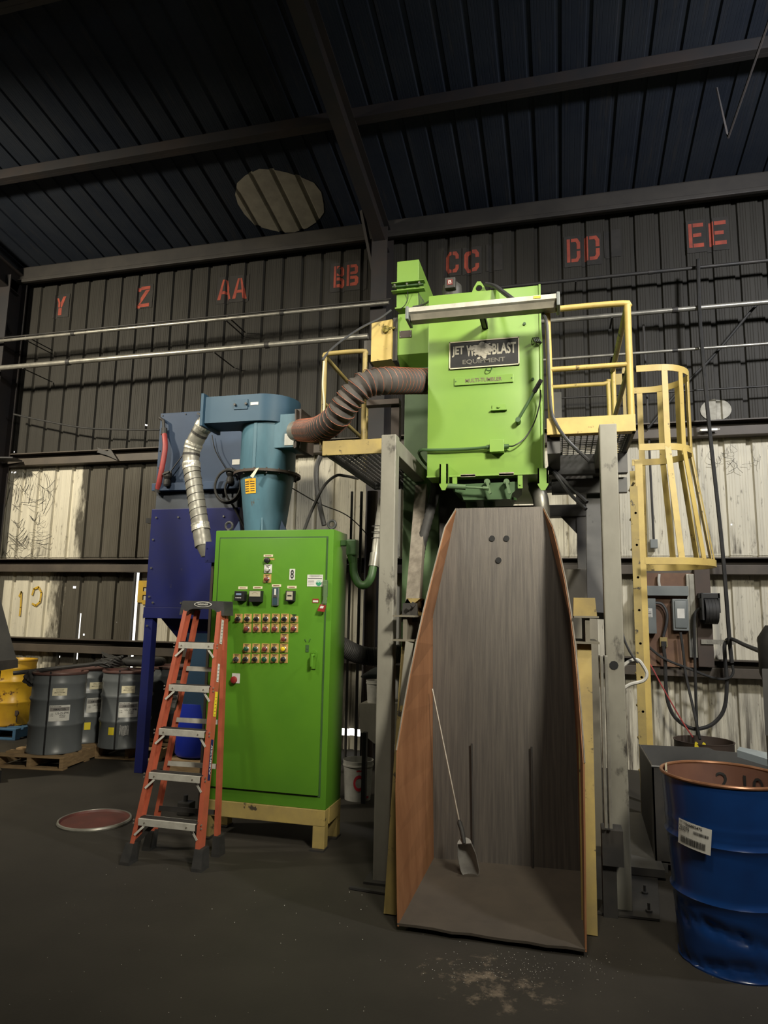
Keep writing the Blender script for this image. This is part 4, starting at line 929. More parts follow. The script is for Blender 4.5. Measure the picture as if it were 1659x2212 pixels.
bm = B(); a, c = W(437, 1680, 5.65), W(458, 1215, 5.65); bx(bm, a.x, c.x, 5.64, 5.70, 0, c.z); obj('channel_post', bm, M['brown'], dc)
# air hose, valves, hose loop, sticker, handles
bm = B(); tube(bm, smooth([W(355, 935, YD-.05), W(357, 965, YD-.08), W(352, 1000, YD-.09), W(345, 1035, YD-.08), W(341, 1056, YD-.05)], 6), .03, 12); obj('red_air_hose', bm, M['redhose'], dc, True)
bm = B(); tube(bm, [W(345, 903, YD-.03), W(353, 908, YD-.05), W(355, 938, YD-.05)], .018, 8); tube(bm, [W(355, 925, YD-.05), W(355, 938, YD-.05)], .034, 10); tube(bm, [W(342, 1048, YD-.05), W(340, 1064, YD-.04)], .034, 10); obj('hose_fitting', bm, M['steel'], dc)
for (x, y) in ((362, 1030), (498, 1024)):
    p = W(x, y, YD-.08); bm = B(); lathe(bm, [(.03, -.11), (.04, -.09), (.04, -.05), (.03, -.03), (.05, 0), (.05, .035), (.03, .05)], p, 14); bolts(bm, [p+V(.04*math.cos(t), .04*math.sin(t), .03) for t in [i*math.pi/3 for i in range(6)]], .008, .03, (0, 0, 1)); beam(bm, p+V(-.03, -.05, .02), p+V(.05, -.05, .05), .02, .02); obj('pulse_valve', bm, M['steel'], dc)
bm = B(); pc = W(494, 1050, YD-.12)
for k in range(2): tube(bm, [pc+V((.165-.012*k)*math.cos(t), -.02*k, (.19-.015*k)*math.sin(t)) for t in [i*math.pi/20 for i in range(41)]], .013, 8)
tube(bm, smooth([W(498, 1030, YD-.1), W(487, 1050, YD-.1), W(490, 1072, YD-.1), W(505, 1095, YD-.08), W(528, 1140, YD-.05)], 6), .012, 8); obj('hose_loop', bm, M['rubber'], dc, True)
bm = B(); a, c = W(501, 1004, YD-.004), W(518, 992, YD-.004); bx(bm, a.x, c.x, YD-.005, YD, a.z, c.z); obj('sticker', bm, M['paper'], dc)
bm = B(); tube(bm, [W(363, 1026, YD-.06), W(402, 974, YD-.06)], .006, 6); tube(bm, smooth([W(458, 940, YD-.06), W(466, 975, YD-.06), W(492, 1020, YD-.08)], 6), .006, 6); obj('air_line', bm, M['black'], dc)
bm = B(); beam(bm, W(428, 893, YD-.03), W(440, 899, YD-.06), .03, .02); beam(bm, W(319, 1125, 6.9), W(334, 1126, 6.9), .07, .06); obj('bracket', bm, M['black'], dc)

# ------------------------------------------------------------------ control cabinet
YC = 5.06; cx0, cx1, cz0, cz1 = -2.755, -1.722, .285, 2.405
cc = thing('control_cabinet', 'tall green electrical control cabinet on a yellow stand', 'cabinet', ((cx0+cx1)/2, 5.24, 0))
bm = B(); bx(bm, cx0, cx1, YC, YC+.36, cz0, cz1, .008); obj('body', bm, M['green'], cc, 30)
dx0, dx1 = cx0+.055, W(702, 1300, YC).x; dz0, dz1 = W(600, 1710, YC).z, W(600, 1163, YC).z
bm = B(); bx(bm, dx0, dx1, YC-.022, YC-.002, dz0, dz1, .004); door = obj('door', bm, M['green'], cc, 30)
bm = B(); bx(bm, dx0-.012, dx1+.012, YC-.006, YC+.001, dz0-.012, dz1+.012); obj('door_gasket', bm, M['dkgreen'], cc)
YP = YC-.022
def cpx(u, v): return (440+u/4.879, 1120+v/4.879)
# stand
bm = B(); bx(bm, cx0, cx1, YC-.01, YC+.08, cz0-.115, cz0, .004); bx(bm, cx0, cx1, YC+.3, YC+.37, cz0-.115, cz0, .004); obj('stand_rail', bm, M['dirtyyellow'], cc)
bm = B(); bx(bm, cx1-.06, cx1+.005, YC+.08, YC+.3, cz0-.115, cz0); bx(bm, cx0, cx0+.06, YC+.08, YC+.3, cz0-.115, cz0); obj('stand_rail', bm, M['dirtyyellow'], cc)
for X in (cx0, cx1-.095):
    for Y in (YC-.008, YC+.29):
        bm = B(); bx(bm, X, X+.095, Y, Y+.08, .012, cz0-.115, .004); lg = obj('leg', bm, M['dirtyyellow'], cc)
        bm = B(); bx(bm, X-.01, X+.10, Y-.03, Y+.09, 0, .012); obj('foot_plate', bm, M['steel'], lg)
for (x, y) in ((495, 1133), (717, 1133)):
    p = W(x, y, YC+.2); bm = B(); R_ = .032
    tube(bm, [V(p.x+R_*math.cos(t), p.y, cz1+.065+R_*math.sin(t)) for t in [i*math.pi/12 for i in range(25)]], .011, 8); lathe(bm, [(.028, 0), (.02, .02), (.012, .035)], V(p.x, p.y, cz1), 12); obj('lifting_eye', bm, M['cap'], cc, True)
# push buttons: legend plate + collar + cap
def button(u, v, col, big=1, plate='legend', knob=False, torn=False):
    p = W(*cpx(u, v), YP); s = .0335*big; bm = B()
    if torn: prism(bm, [p+V(-s, -.002, -s), p+V(s, -.002, -s), p+V(s, -.002, s*.55), p+V(-.2*s, -.002, s*.45), p+V(-s, -.002, s)], (0, .003, 0))
    else: bx(bm, p.x-s, p.x+s, YP-.003, YP, p.z-s*1.03, p.z+s*1.03, .0008)
    b_ = obj('push_button', bm, M[plate], cc)
    bm = B()
    for k in range(2): bx(bm, p.x-s*.6+k*.006, p.x+s*.6-k*.008, YP-.0042, YP-.003, p.z+s*(.82-.2*k)-.0018, p.z+s*(.82-.2*k)+.0018)
    obj('legend_print', bm, M['ink'], b_)
    q = p+V(0, 0, -.007); bm = B(); lathe(bm, [(.0225, 0), (.0225, -.012), (.019, -.016), (.019, -.004)], V(q.x, YP-.003, q.z), 18, 'Y', True); obj('collar', bm, M['chrome'], b_, True)
    bm = B(); lathe(bm, [(.017, 0), (.017, -.026), (.013, -.029)], V(q.x, YP-.004, q.z), 16, 'Y')
    if knob: beam(bm, V(q.x-.016, YP-.036, q.z-.005), V(q.x+.014, YP-.036, q.z+.008), .012, .010, (0, 1, 0))
    obj('cap', bm, M[col], b_, True); return b_
r1 = (370, 466, 563, 660, 760, 857, 955)
for i, u in enumerate(r1): button(u, 1050, 'black', knob=i in (0, 1, 2, 4, 5), torn=i == 6)
for u, c_ in zip((462, 560, 657, 755, 855, 955), ('dkred', 'dkred', 'dkred', 'dkred', 'black', 'dkred')): button(u, 1152, c_)
button(852, 1260, 'dkred')
for u, c_ in zip((456, 553, 652, 750, 848), ('btngreen', 'btngreen', 'dkred', 'black', 'btnyel')): button(u, 1365, c_)
for u, c_ in zip((350, 450, 548, 646, 747, 846), ('cap', 'black', 'black', 'btngreen', 'btngreen', 'black')): button(u, 1473, c_, knob=u in (350, 450, 548))
button(672, 632, 'dkred', plate='legend'); button(679, 530, 'white', plate='paper')
# emergency stop: mushroom
p = W(*cpx(340, 1684), YP); bm = B(); bx(bm, p.x-.034, p.x+.034, YP-.003, YP, p.z-.038, p.z+.038); es_ = obj('emergency_stop', bm, M['paper'], cc)
bm = B(); q = p+V(-.004, 0, -.01); lathe(bm, [(.015, 0), (.015, -.02), (.028, -.022), (.027, -.032), (.015, -.038)], V(q.x, YP-.003, q.z), 20, 'Y'); obj('mushroom_head', bm, M['red'], es_, True)
p = W(*cpx(677, 442), YP); bm = B(); lathe(bm, [(.022, 0), (.022, -.03), (.016, -.034)], V(p.x, YP, p.z), 18, 'Y'); obj('knob', bm, M['black'], cc, True)
bm = B(); q = W(*cpx(690, 428), YP); bx(bm, q.x-.045, q.x+.045, YP-.002, YP, q.z-.008, q.z+.008); obj('scratched_label', bm, M['legend'], cc)
# meters
def box_on(u0, v0, u1, v1, d, mname, name, parent=cc, bev=.002, y=None):
    a, c = W(*cpx(u0, v1), YP), W(*cpx(u1, v0), YP); bm = B(); y_ = YP if y is None else y; bx(bm, a.x, c.x, y_-d, y_, a.z, c.z, bev); return obj(name, bm, M[mname], parent), a, c
o, a, c = box_on(350, 768, 458, 868, .05, 'black', 'digital_timer')
bm = B(); bx(bm, a.x+.015, a.x+.06, YP-.052, YP-.05, a.z+.045, a.z+.06); obj('display', bm, mat('lit_digits', (.18, .24, .36), None, rough=.3), o)
bm = B()
for k in range(4): bx(bm, a.x+.012+.013*k, a.x+.021+.013*k, YP-.053, YP-.05, a.z+.02, a.z+.027)
obj('key', bm, M['paper'], o)
o, a, c = box_on(503, 764, 632, 880, .05, 'black', 'analog_meter'); bm = B(); bx(bm, a.x+.004, c.x-.004, YP-.053, YP-.05, a.z+(c.z-a.z)*.48, c.z-.004); di = obj('dial', bm, M['dial'], o)
bm = B(); zc_ = a.z+(c.z-a.z)*.46; xm = (a.x+c.x)/2
for k in range(10):
    t0, t1 = math.radians(40+10*k), math.radians(48+10*k); poly(bm, [(xm+r_*math.cos(t), YP-.0535, zc_+r_*math.sin(t)) for r_, t in ((.032, t0), (.034, t0), (.034, t1), (.032, t1))])
obj('scale_print', bm, M['dkred'], di)
o, a, c = box_on(728, 727, 800, 918, .02, 'boxgrey', 'flow_indicator'); bm = B(); bx(bm, a.x+.006, c.x-.006, YP-.023, YP-.02, a.z+.006, c.z-.004); obj('face', bm, M['lblue'], o)
bm = B(); bx(bm, (a.x+c.x)/2-.008, (a.x+c.x)/2+.008, YP-.026, YP-.023, c.z-.06, c.z-.012); obj('window', bm, M['paper'], o)
bm = B(); zz_ = (a.z+c.z)/2+.003; bx(bm, (a.x+c.x)/2-.018, (a.x+c.x)/2+.018, YP-.025, YP-.023, zz_-.012, zz_+.012); bx(bm, (a.x+c.x)/2-.012, (a.x+c.x)/2+.012, YP-.027, YP-.025, zz_-.007, zz_+.007); obj('rocker', bm, [M['chrome']], o)
o, a, c = box_on(880, 764, 972, 872, .04, 'black', 'counter'); bm = B(); bx(bm, a.x+.01, c.x-.01, YP-.043, YP-.04, a.z+.01, c.z-.006); fc = obj('face', bm, M['dial'], o)
bm = B(); zz_ = (a.z+c.z)/2+.002; bx(bm, a.x+.018, c.x-.018, YP-.044, YP-.043, zz_-.006, zz_+.006); obj('digits', bm, M['ink'], fc)
for (u0, v0, u1, v1) in ((633, 380, 732, 405), (366, 717, 464, 745), (521, 715, 620, 741), (719, 694, 817, 720), (881, 710, 980, 737)):
    o, a, c = box_on(u0, v0, u1, v1, .003, 'cream', 'name_strip', bev=0)
    bm = B(); bx(bm, a.x+.012, c.x-.014, YP-.004, YP-.003, (a.z+c.z)/2-.003, (a.z+c.z)/2+.002); obj('print_line', bm, M['dkred'], o)
o, a, c = box_on(903, 531, 965, 645, .003, 'paper', 'number_plate', bev=0); bm = B(); text(bm, '8', flat(((a.x+c.x)/2, YP-.0036, (a.z+c.z)/2)), (c.z-a.z)*.82, (c.x-a.x)*.62, 0, .03); obj('number', bm, M['ink'], o)
o, a, c = box_on(1090, 592, 1258, 716, .003, 'paper', 'service_sticker', bev=0); bm = B(); w_ = c.x-a.x; h_ = c.z-a.z
bx(bm, a.x+.006, c.x-.006, YP-.0038, YP-.003, a.z+h_*.64, a.z+h_*.70)
for k, (f0, f1) in enumerate(((.2, .8), (.1, .95), (.25, .75))): bx(bm, a.x+w_*f0, a.x+w_*f1, YP-.0036, YP-.003, a.z+h_*(.95-.07*k)-.001, a.z+h_*(.95-.07*k)+.001)
for k in range(4): bx(bm, a.x+.008, a.x+w_*.45, YP-.0036, YP-.003, a.z+h_*(.5-.1*k)-.001, a.z+h_*(.5-.1*k)+.001)
obj('print_lines', bm, M['cap'], o)
bm = B(); lathe(bm, [(.024, 0), (.024, -.001)], V(a.x+w_*.75, YP-.003, a.z+h_*.3), 20, 'Y'); obj('logo_disc', bm, mat('pale_green_ink', (.35, .5, .42), None), o)
bm = B(); q = V(a.x+w_*.75, YP-.0046, a.z+h_*.3); poly(bm, [q+V(-.023, 0, -.004), q+V(-.012, 0, .008), q+V(-.004, 0, -.002), q+V(.008, 0, .010), q+V(.014, 0, .0), q+V(.023, 0, .006)]+[q+V(.0235*math.cos(t), 0, .0235*math.sin(t)) for t in [-i*math.pi/8 for i in range(0, 9)]]); obj('logo_mountain', bm, M['green_logo'], o)
o, a, c = box_on(1147, 846, 1213, 888, .003, 'red', 'warning_label', bev=0); bm = B(); bx(bm, a.x+.004, c.x-.004, YP-.004, YP-.003, a.z+.004, a.z+(c.z-a.z)*.6); obj('white_panel', bm, M['paper'], o)
# door hasp, latch plate, handle
p = W(*cpx(1290, 765), YP); bm = B(); bx(bm, p.x-.02, p.x+.016, YP-.03, YP, p.z-.045, p.z+.085, .004); bx(bm, p.x-.008, p.x+.022, YP-.045, YP-.03, p.z-.10, p.z+.05, .003); obj('hasp', bm, M['elev'], cc)
p = W(*cpx(1092, 1370), YP); bm = B(); bx(bm, p.x-.013, p.x+.013, YP-.004, YP, p.z-.027, p.z+.027); cyl(bm, V(p.x, YP-.006, p.z), V(p.x, YP, p.z), .007, 10); beam(bm, p+V(-.022, -.002, .07), p+V(-.01, -.002, .05), .006, .004); beam(bm, p+V(.024, -.002, .075), p+V(.012, -.002, .05), .006, .004); obj('lock_plate', bm, M['dkgreen'], cc)
p = W(*cpx(1162, 1500), YP); bm = B(); prism(bm, [p+V(-.026, -.012, .06), p+V(-.014, -.012, .08), p+V(.014, -.012, .08), p+V(.026, -.012, .06), p+V(.018, -.012, -.06), p+V(-.018, -.012, -.06)], (0, .012, 0)); tube(bm, [p+V(0, -.01, .045), p+V(0, -.05, .04), p+V(0, -.05, -.04)], .013, 8); bolts(bm, [p+V(-.008, -.012, .062), p+V(.01, -.012, .062)], .006, .006); obj('door_handle', bm, M['green'], cc)
# padlock
pk = W(*cpx(1262, 915), YP-.05)
pd = thing('padlock', 'red lockout padlock hanging from the cabinet hasp', 'padlock', pk+V(-.01, 0, -.05))
bm = B(); prism(bm, [pk+V(-.05, 0, -.045), pk+V(.005, 0, -.05), pk+V(.018, 0, .0), pk+V(-.028, 0, .008)], (0, .022, 0)); bd = obj('lock_body', bm, M['red'], pd)
bm = B(); prism(bm, [pk+V(-.030, -.001, -.022), pk+V(-.002, -.001, -.024), pk+V(.004, -.001, -.006), pk+V(-.022, -.001, -.004)], (0, .001, 0)); obj('lock_label', bm, M['paper'], bd)
bm = B(); tube(bm, smooth([pk+V(-.018, .01, .0), pk+V(-.004, .01, .045), pk+V(.012, .01, .06), pk+V(.02, .01, .045), pk+V(.012, .01, -.002)], 5), .0045, 8); obj('shackle', bm, M['chrome'], pd, True)
# conduit elbow from the cabinet side
ce = thing('conduit_elbow', 'green conduit fitting and hose looping from the cabinet side', 'conduit', W(780, 1270, 5.3))
YB = YC+.2
a, c = W(752, 1200, YB), W(770, 1166, YB); bm = B(); bx(bm, a.x-.005, c.x+.01, YB-.05, YB+.05, a.z, c.z, .012); bx(bm, cx1, a.x, YB-.03, YB+.03, c.z-.05, c.z-.005, .006); tube(bm, [W(761, 1198, YB), W(763, 1216, YB)], [.045, .034], 12); obj('fitting', bm, M['dkgreen'], ce)
bm = B(); tube(bm, smooth([W(763, 1212, YB), W(765, 1240, YB), W(776, 1261, YB), W(790, 1263, YB), W(801, 1248, YB), W(807, 1222, YB+.03)], 6), .033, 12); obj('hose_bend', bm, M['dkgreen'], ce, True)
bm = B(); tube(bm, [W(807, 1224, YB+.03), W(811, 1195, YB+.05)], .042, 12); tube(bm, smooth([W(811, 1196, YB+.05), W(815, 1160, YB+.1), W(820, 1120, YB+.2), W(826, 1080, YB+.4)], 5), .034, 12); obj('pipe', bm, M['galv'], ce, True)
bm = B(); p = W(814, 1150, YB+.1)
for k in (-.05, 0, .05): tube(bm, [p+V(.042*math.cos(t), .042*math.sin(t), k) for t in [i*math.pi/8 for i in range(17)]], .004, 5)
obj('band_clamp', bm, M['steel'], ce)

# ------------------------------------------------------------------ step ladder, half folded, leaning on the cabinet
la = thing('step_ladder', 'orange fibreglass step ladder leaning against the green cabinet', 'ladder', (-2.69, 4.6, 0))
fL0, fR0 = WZ(264, 1866, 0)+V(.03, .03, 0), WZ(430, 1882, 0)+V(-.01, .03, 0); rL0, rR0 = WZ(322, 1834, 0), WZ(471, 1847, 0)
fL1, fR1 = W(402, 1320, 4.86), W(481, 1322, 4.86); rL1, rR1 = W(424, 1318, 4.95), W(490, 1320, 4.95)
def chan(bm, p, q, w, d, s_):
    """C-channel rail: web faces sideways, flanges to the inside"""
    p, q = Vector(p), Vector(q); t_ = .004
    beam(bm, p, q, t_*1.5, d, (0, 1, 0)); o_ = V(s_*w/2, 0, 0); f_ = V(0, d/2, 0)
    beam(bm, p+o_-f_, q+o_-f_, w, t_, (0, 1, 0)); beam(bm, p+o_+f_, q+o_+f_, w, t_, (0, 1, 0)); return bm
for p, q, s_, w_ in ((fL0, fL1, 1, .03), (fR0, fR1, -1, .03)):
    bm = B(); chan(bm, p+(q-p)*.04, q, w_, .075, s_); obj('front_rail', bm, M['ladder'], la)
for p, q, s_ in ((rL0, rL1, 1), (rR0, rR1, -1)):
    bm = B(); chan(bm, p+(q-p)*.05, q, .026, .045, s_); obj('rear_rail', bm, M['ladder'], la)
for p, q, w_ in ((fL0, fL1, .05), (fR0, fR1, .05), (rL0, rL1, .042), (rR0, rR1, .042)):
    e = p+(q-p)*.075; bm = B(); vs = []
    for cc_, k in ((V(p.x, p.y, .0), 1.25), (V(p.x, p.y, .02), 1.2), (e, 1.0)):
        vs.append([bm.verts.new(cc_+V(a_*w_*k*.62, b_*w_*k*.9, 0)) for a_, b_ in ((-1, -1), (1, -1), (1, 1), (-1, 1))])
    for i in range(2):
        for k in range(4): bm.faces.new((vs[i][k], vs[i][(k+1) % 4], vs[i+1][(k+1) % 4], vs[i+1][k]))
    bm.faces.new(vs[0]); bm.faces.new(vs[-1]); obj('foot', bm, M['rubber'], la)
# steps
ys = (1771, 1672, 1578, 1484, 1393)
for y_ in ys:
    f = None
    lo_t, hi_t = 0., 1.
    for _ in range(30):                                      # where the rail passes that height in the photograph
        mid = (lo_t+hi_t)/2; p = fL0.lerp(fL1, mid); d = p-V(0, 0, EYE); yy = CY-FPX*d.dot(UP)/d.dot(FW)
        if yy > y_: lo_t = mid
        else: hi_t = mid
    p, q = fL0.lerp(fL1, lo_t), fR0.lerp(fR1, lo_t); p = V(p.x, p.y, (p.z+q.z)/2); q = V(q.x, q.y, p.z); w_ = q.x-p.x
    bm = B(); bx(bm, p.x+.028, q.x-.028, p.y-.042, p.y+.045, p.z+.018, p.z+.024); bx(bm, p.x+.028, q.x-.028, p.y-.046, p.y-.040, p.z-.022, p.z+.024, .002); bx(bm, p.x+.028, q.x-.028, p.y+.04, p.y+.045, p.z-.01, p.z+.02)
    s_ = obj('step', bm, M['alu'], la)
    bm = B()
    for k in range(5): bx(bm, p.x+.02, q.x-.02, p.y-.03+.014*k, p.y-.024+.014*k, p.z+.024, p.z+.027)
    obj('tread', bm, M['steel'], s_)
    bm = B(); bolts(bm, [V(p.x+w_*f_, p.y-.046, p.z) for f_ in (.16, .82)]+[V(p.x-.008, p.y-.045, p.z+k) for k in (-.01, .014)]+[V(q.x+.006, q.y-.045, q.z+k) for k in (-.01, .014)], .006, .005); obj('rivet', bm, M['brace'], s_)
    for e_, sg in ((p, 1), (q, -1)):
        bm = B(); r_ = (fL1-fL0).normalized() if sg > 0 else (fR1-fR0).normalized()
        beam(bm, V(e_.x+sg*.075, e_.y-.042, e_.z-.022), e_-r_*.085+V(sg*.020, -.044, 0), .015, .003, (0, 1, 0)); obj('knee_brace', bm, M['alu'], s_)
for f_ in (.16, .34, .52, .74):
    p, q = rL0.lerp(rL1, f_), rR0.lerp(rR1, f_); bm = B(); beam(bm, p, q, .006, .035, (0, 0, 1)); obj('rear_brace', bm, M['alu'] if f_ > .3 else M['steel'], la)
for e_, g_, sg in ((fL0.lerp(fL1, .07), fL0.lerp(fL1, .16), 1), (fR0.lerp(fR1, .07), fR0.lerp(fR1, .16), -1)):
    bm = B(); beam(bm, e_+V(sg*.01, .02, 0), g_+V(sg*.15, .02, 0), .03, .004, (0, 1, 0)); obj('foot_brace', bm, M['steel'], la)
bm = B(); p, q = fL0.lerp(fL1, .58)+V(.01, .04, 0), rL0.lerp(rL1, .66); beam(bm, p, p.lerp(q, .5)+V(.01, 0, -.09), .02, .004, (1, 0, 0)); beam(bm, p.lerp(q, .5)+V(.01, 0, -.09), q, .02, .004, (1, 0, 0)); obj('spreader', bm, M['steel'], la)
# top cap
a, c = W(390, 1328, 4.85), W(497, 1299, 4.85); yb_, yf_ = 4.985, 4.83; bm = B()
pr = [(a.x, a.z), (a.x+.02, c.z-.004), (a.x+.03, c.z), (c.x-.06, c.z), (c.x-.045, c.z-.004), (c.x-.035, a.z), (c.x-.085, a.z), (c.x-.115, a.z+.04), (c.x-.15, a.z+.05), (a.x+.12, a.z+.05), (a.x+.085, a.z+.04), (a.x+.05, a.z)]
prism(bm, [V(x, yf_, z) for x, z in pr], (0, yb_-yf_, 0)); cp = obj('top_cap', bm, M['cap'], la)
ec = V((a.x+c.x)/2-.008, yf_-.001, c.z-.027)
bm = B(); lathe(bm, [(1, 0), (1, -.002)], (0, 0, 0), 28, 'Y')
for v in bm.verts: v.co = ec+V(v.co.x*.076, v.co.y, v.co.z*.021)
lb = obj('brand_badge', bm, M['paper'], cp)
bm = B(); lathe(bm, [(1, 0), (1, -.001)], (0, 0, 0), 28, 'Y')
for v in bm.verts: v.co = ec+V(v.co.x*.068, v.co.y-.002, v.co.z*.0165)
obj('badge_field', bm, M['ink'], lb)
bm = B(); text(bm, 'WERNER', flat(ec+V(0, -.0036, 0), (1, 0, 0), (.22, 0, 1)), .014, .095, 0, .02); obj('badge_lettering', bm, M['paper'], lb)
# stickers on the right rail
def railpt(f_, dy=-.0): p = fR0.lerp(fR1, f_); return p
def sticker(f0, f1, w_, m_, name, off=.018):
    p, q = railpt(f0), railpt(f1); bm = B(); beam(bm, p+V(.0048, off, 0), q+V(.0048, off, 0), .0012, w_, (0, 1, 0)); return obj(name, bm, M[m_], la), p, q
sticker(.86, .965, .036, 'paper', 'instruction_label', .005); sticker(.70, .775, .03, 'paper', 'safety_label', .005); sticker(.56, .66, .036, 'brightyel', 'caution_label', .005)
o, p, q = sticker(.315, .47, .034, 'navy', 'brand_strip', .005); bm = B(); d_ = (q-p).normalized(); mid = (p+q)/2+V(.0062, .005, 0); text(bm, 'WERNER', flat(mid, d_, d_.cross(V(1, 0, 0)).normalized()), .022, (q-p).length*.75, 0, .02); obj('brand_lettering', bm, M['paper'], o)
bm = B()
for f0, n_ in ((.86, 7), (.70, 5), (.56, 6)):
    for k in range(n_): p = railpt(f0+.014*(k+.5))+V(.0056, .005, 0); beam(bm, p-V(0, .011, 0), p+V(0, .011, 0), .0012, .003, (0, 0, 1))
obj('label_print', bm, M['ink'], la)
# ------------------------------------------------------------------ drums, pallets and what lies on them
def drum_prof(r, h, open_=False, wall_=.004):
    rib = lambda z: [(r, z-.03), (r+.012, z-.012), (r+.014, z), (r+.012, z+.012), (r, z+.03)]
    P = [(r-.02, .012), (r, .012), (r+.008, 0), (r+.010, .012), (r, .028)]+rib(h*.345)+rib(h*.665)+[(r, h*.86-.03), (r+.006, h*.86-.012), (r+.006, h*.86+.012), (r, h*.86+.03)]+[(r, h-.02)]
    return P
def on_cyl(c, r, a0, z0):
    """flat (u, v) -> drum skin, a0 is the compass angle the label faces"""
    return lambda u, v: V(c.x+r*math.cos(a0+u/r), c.y+r*math.sin(a0+u/r), c.z+z0+v)
def wrap(bm, f, w, h, n=8, mi=0):
    for k in range(n):
        u0, u1 = -w/2+w*k/n, -w/2+w*(k+1)/n; fc = bm.faces.new([bm.verts.new(f(u, v)) for u, v in ((u0, -h/2), (u1, -h/2), (u1, h/2), (u0, h/2))]); fc.material_index = mi
def grey_drum(c, label, a0, lot, second=True, yel=False, strap=True):
    c = Vector(c); r, h = .285, .88; d = thing('steel_drum', label, 'drum', c, 'grey steel drums on pallets')
    bm = B(); lathe(bm, drum_prof(r, h), c, 44, 'Z', False); obj('shell', bm, M['drumgrey'], d, 50)
    bm = B(); lathe(bm, [(.0, h-.03), (r-.025, h-.03), (r-.02, h-.005), (r+.012, h-.004), (r+.016, h-.018), (r+.010, h-.03), (r, h-.03)], c, 44, 'Z', False); obj('lid', bm, M['drumrim'], d, 50)
    f = on_cyl(c, r+.003, a0-.05, .60+.07); bm = B(); wrap(bm, f, .15, .082); l1 = obj('address_label', bm, M['cream'], d)
    bm = B(); f2 = on_cyl(c, r+.0042, a0-.05, .67); text(bm, 'SURFACE PREP', lambda u, v: f2(u, v+.026), .009); text(bm, 'TACKBOARD', lambda u, v: f2(u, v+.011), .009); text(bm, 'LM23-L-DD-0091', lambda u, v: f2(u, v-.006), .012, None, 0, .02); text(bm, 'FLOOR', lambda u, v: f2(u, v-.026), .007); obj('print', bm, M['ink'], l1)
    f = on_cyl(c, r+.003, a0, .44); bm = B(); wrap(bm, f, .215, .17); l2 = obj('product_label', bm, M['paper'], d)
    f3 = on_cyl(c, r+.0042, a0, .44); bm = B(); wrap(bm, lambda u, v: f3(u, v+.043), .205, .042); obj('grey_band', bm, M['galv'] if False else mat('grey_print', (.20, .19, .18), None, rough=.6), l2)
    f4 = on_cyl(c, r+.005, a0, .44); bm = B(); text(bm, 'ERVIN INDUSTRIES', lambda u, v: f4(u-.045, v+.073), .011, .115, 0, .03); text(bm, 'AMASTEEL', lambda u, v: f4(u, v+.043), .022, .135, 0, .02)
    text(bm, 'LG-25 SP90', lambda u, v: f4(u+.03, v+.002), .024, .135, 0, .01); text(bm, lot, lambda u, v: f4(u+.03, v-.024), .012, .065); text(bm, 'LAW0050', lambda u, v: f4(u+.03, v-.042), .011, .06); text(bm, '1765', lambda u, v: f4(u-.078, v-.006), .011); text(bm, '3700', lambda u, v: f4(u-.078, v-.026), .011); obj('print', bm, M['ink'], l2)
    if yel: bm = B(); wrap(bm, on_cyl(c, r+.003, a0+yel, .20), .07, .085, 4); obj('yellow_sticker', bm, M['brightyel'], d)
    if strap:
        bm = B()
        for s_ in (-.42,):
            p = on_cyl(c, r+.012, a0+s_, 0); beam(bm, p(0, .0), p(0, h+.01), .016, .004, (math.cos(a0+s_), math.sin(a0+s_), 0)); beam(bm, p(0, h+.01), c+V(0, 0, h+.0), .016, .004)
        obj('strap', bm, M['black'], d)
    return d
def face(c): return math.atan2(-c.y, -c.x)+.08
c1, c2, c3, c4 = V(-5.60, 6.83, .145), V(-5.06, 7.35, .145), V(-5.72, 7.46, .145), V(-4.95, 8.12, .145)
grey_drum(c1, 'front grey steel drum on the nearest pallet, standing left of the others', face(c1), 'AK250124')
grey_drum(c2, 'grey steel drum with a torn plastic pouch, beside the navy leg', face(c2), 'AK250120', yel=-.62)
grey_drum(c3, 'grey steel drum half hidden behind two other grey drums', face(c3)+.35, 'AK250127', yel=-.28, strap=False)
grey_drum(c4, 'grey steel drum glimpsed between navy leg and orange ladder', face(c4)+.15, 'AK250131', strap=False)
bm = B(); wrap(bm, on_cyl(c2, .291, face(c2)-.1, .21), .10, .11, 5)
for v in bm.verts: v.co += V(random.uniform(-.004, .004), random.uniform(-.01, 0), random.uniform(-.008, .008))
tag(obj('plastic_pouch', bm, mat('crumpled_film', (.30, .30, .29), (.14, .14, .14), 40, .25)), 'crumpled clear plastic pouch stuck to a grey drum', 'pouch')
def pallet(c, rot, label, m_, w=.92, d=.92, group='pallets under the drums'):
    t = thing('pallet', label, 'pallet', c, group); cs, sn = math.cos(rot), math.sin(rot)
    def pb(x0, x1, y0, y1, z0, z1, name):
        bm = B(); bx(bm, x0, x1, y0, y1, z0, z1, .003)
        for v in bm.verts: v.co = V(c[0]+v.co.x*cs-v.co.y*sn, c[1]+v.co.x*sn+v.co.y*cs, c[2]+v.co.z)
        obj(name, bm, m_, t)
    for i in range(6): y_ = -d/2+i*(d-.10)/5; pb(-w/2, w/2, y_, y_+.10, .122, .143, 'deck_board')
    for i in range(3): x_ = -w/2+i*(w-.045)/2; pb(x_, x_+.045, -d/2, d/2, .02, .122, 'stringer')
    for i in range(3): y_ = -d/2+i*(d-.10)/2; pb(-w/2, w/2, y_, y_+.10, 0, .02, 'bottom_board')
    return t
pallet((-5.70, 6.98, 0), .14, 'wooden pallet under the nearest grey drum', M['wood'], .80, 1.0)
pallet((-5.0, 7.95, 0), .10, 'wooden pallet under the drums beside the navy leg', M['wood'], .80, 1.45)
yc = V(-7.44, 8.12, .145)
pallet((-7.48, 8.15, 0), .1, 'blue painted pallet beneath the yellow drum', M['bluepal'], .9, .85)
yd = thing('steel_drum', 'battered yellow steel drum against the left of the wall', 'drum', yc)
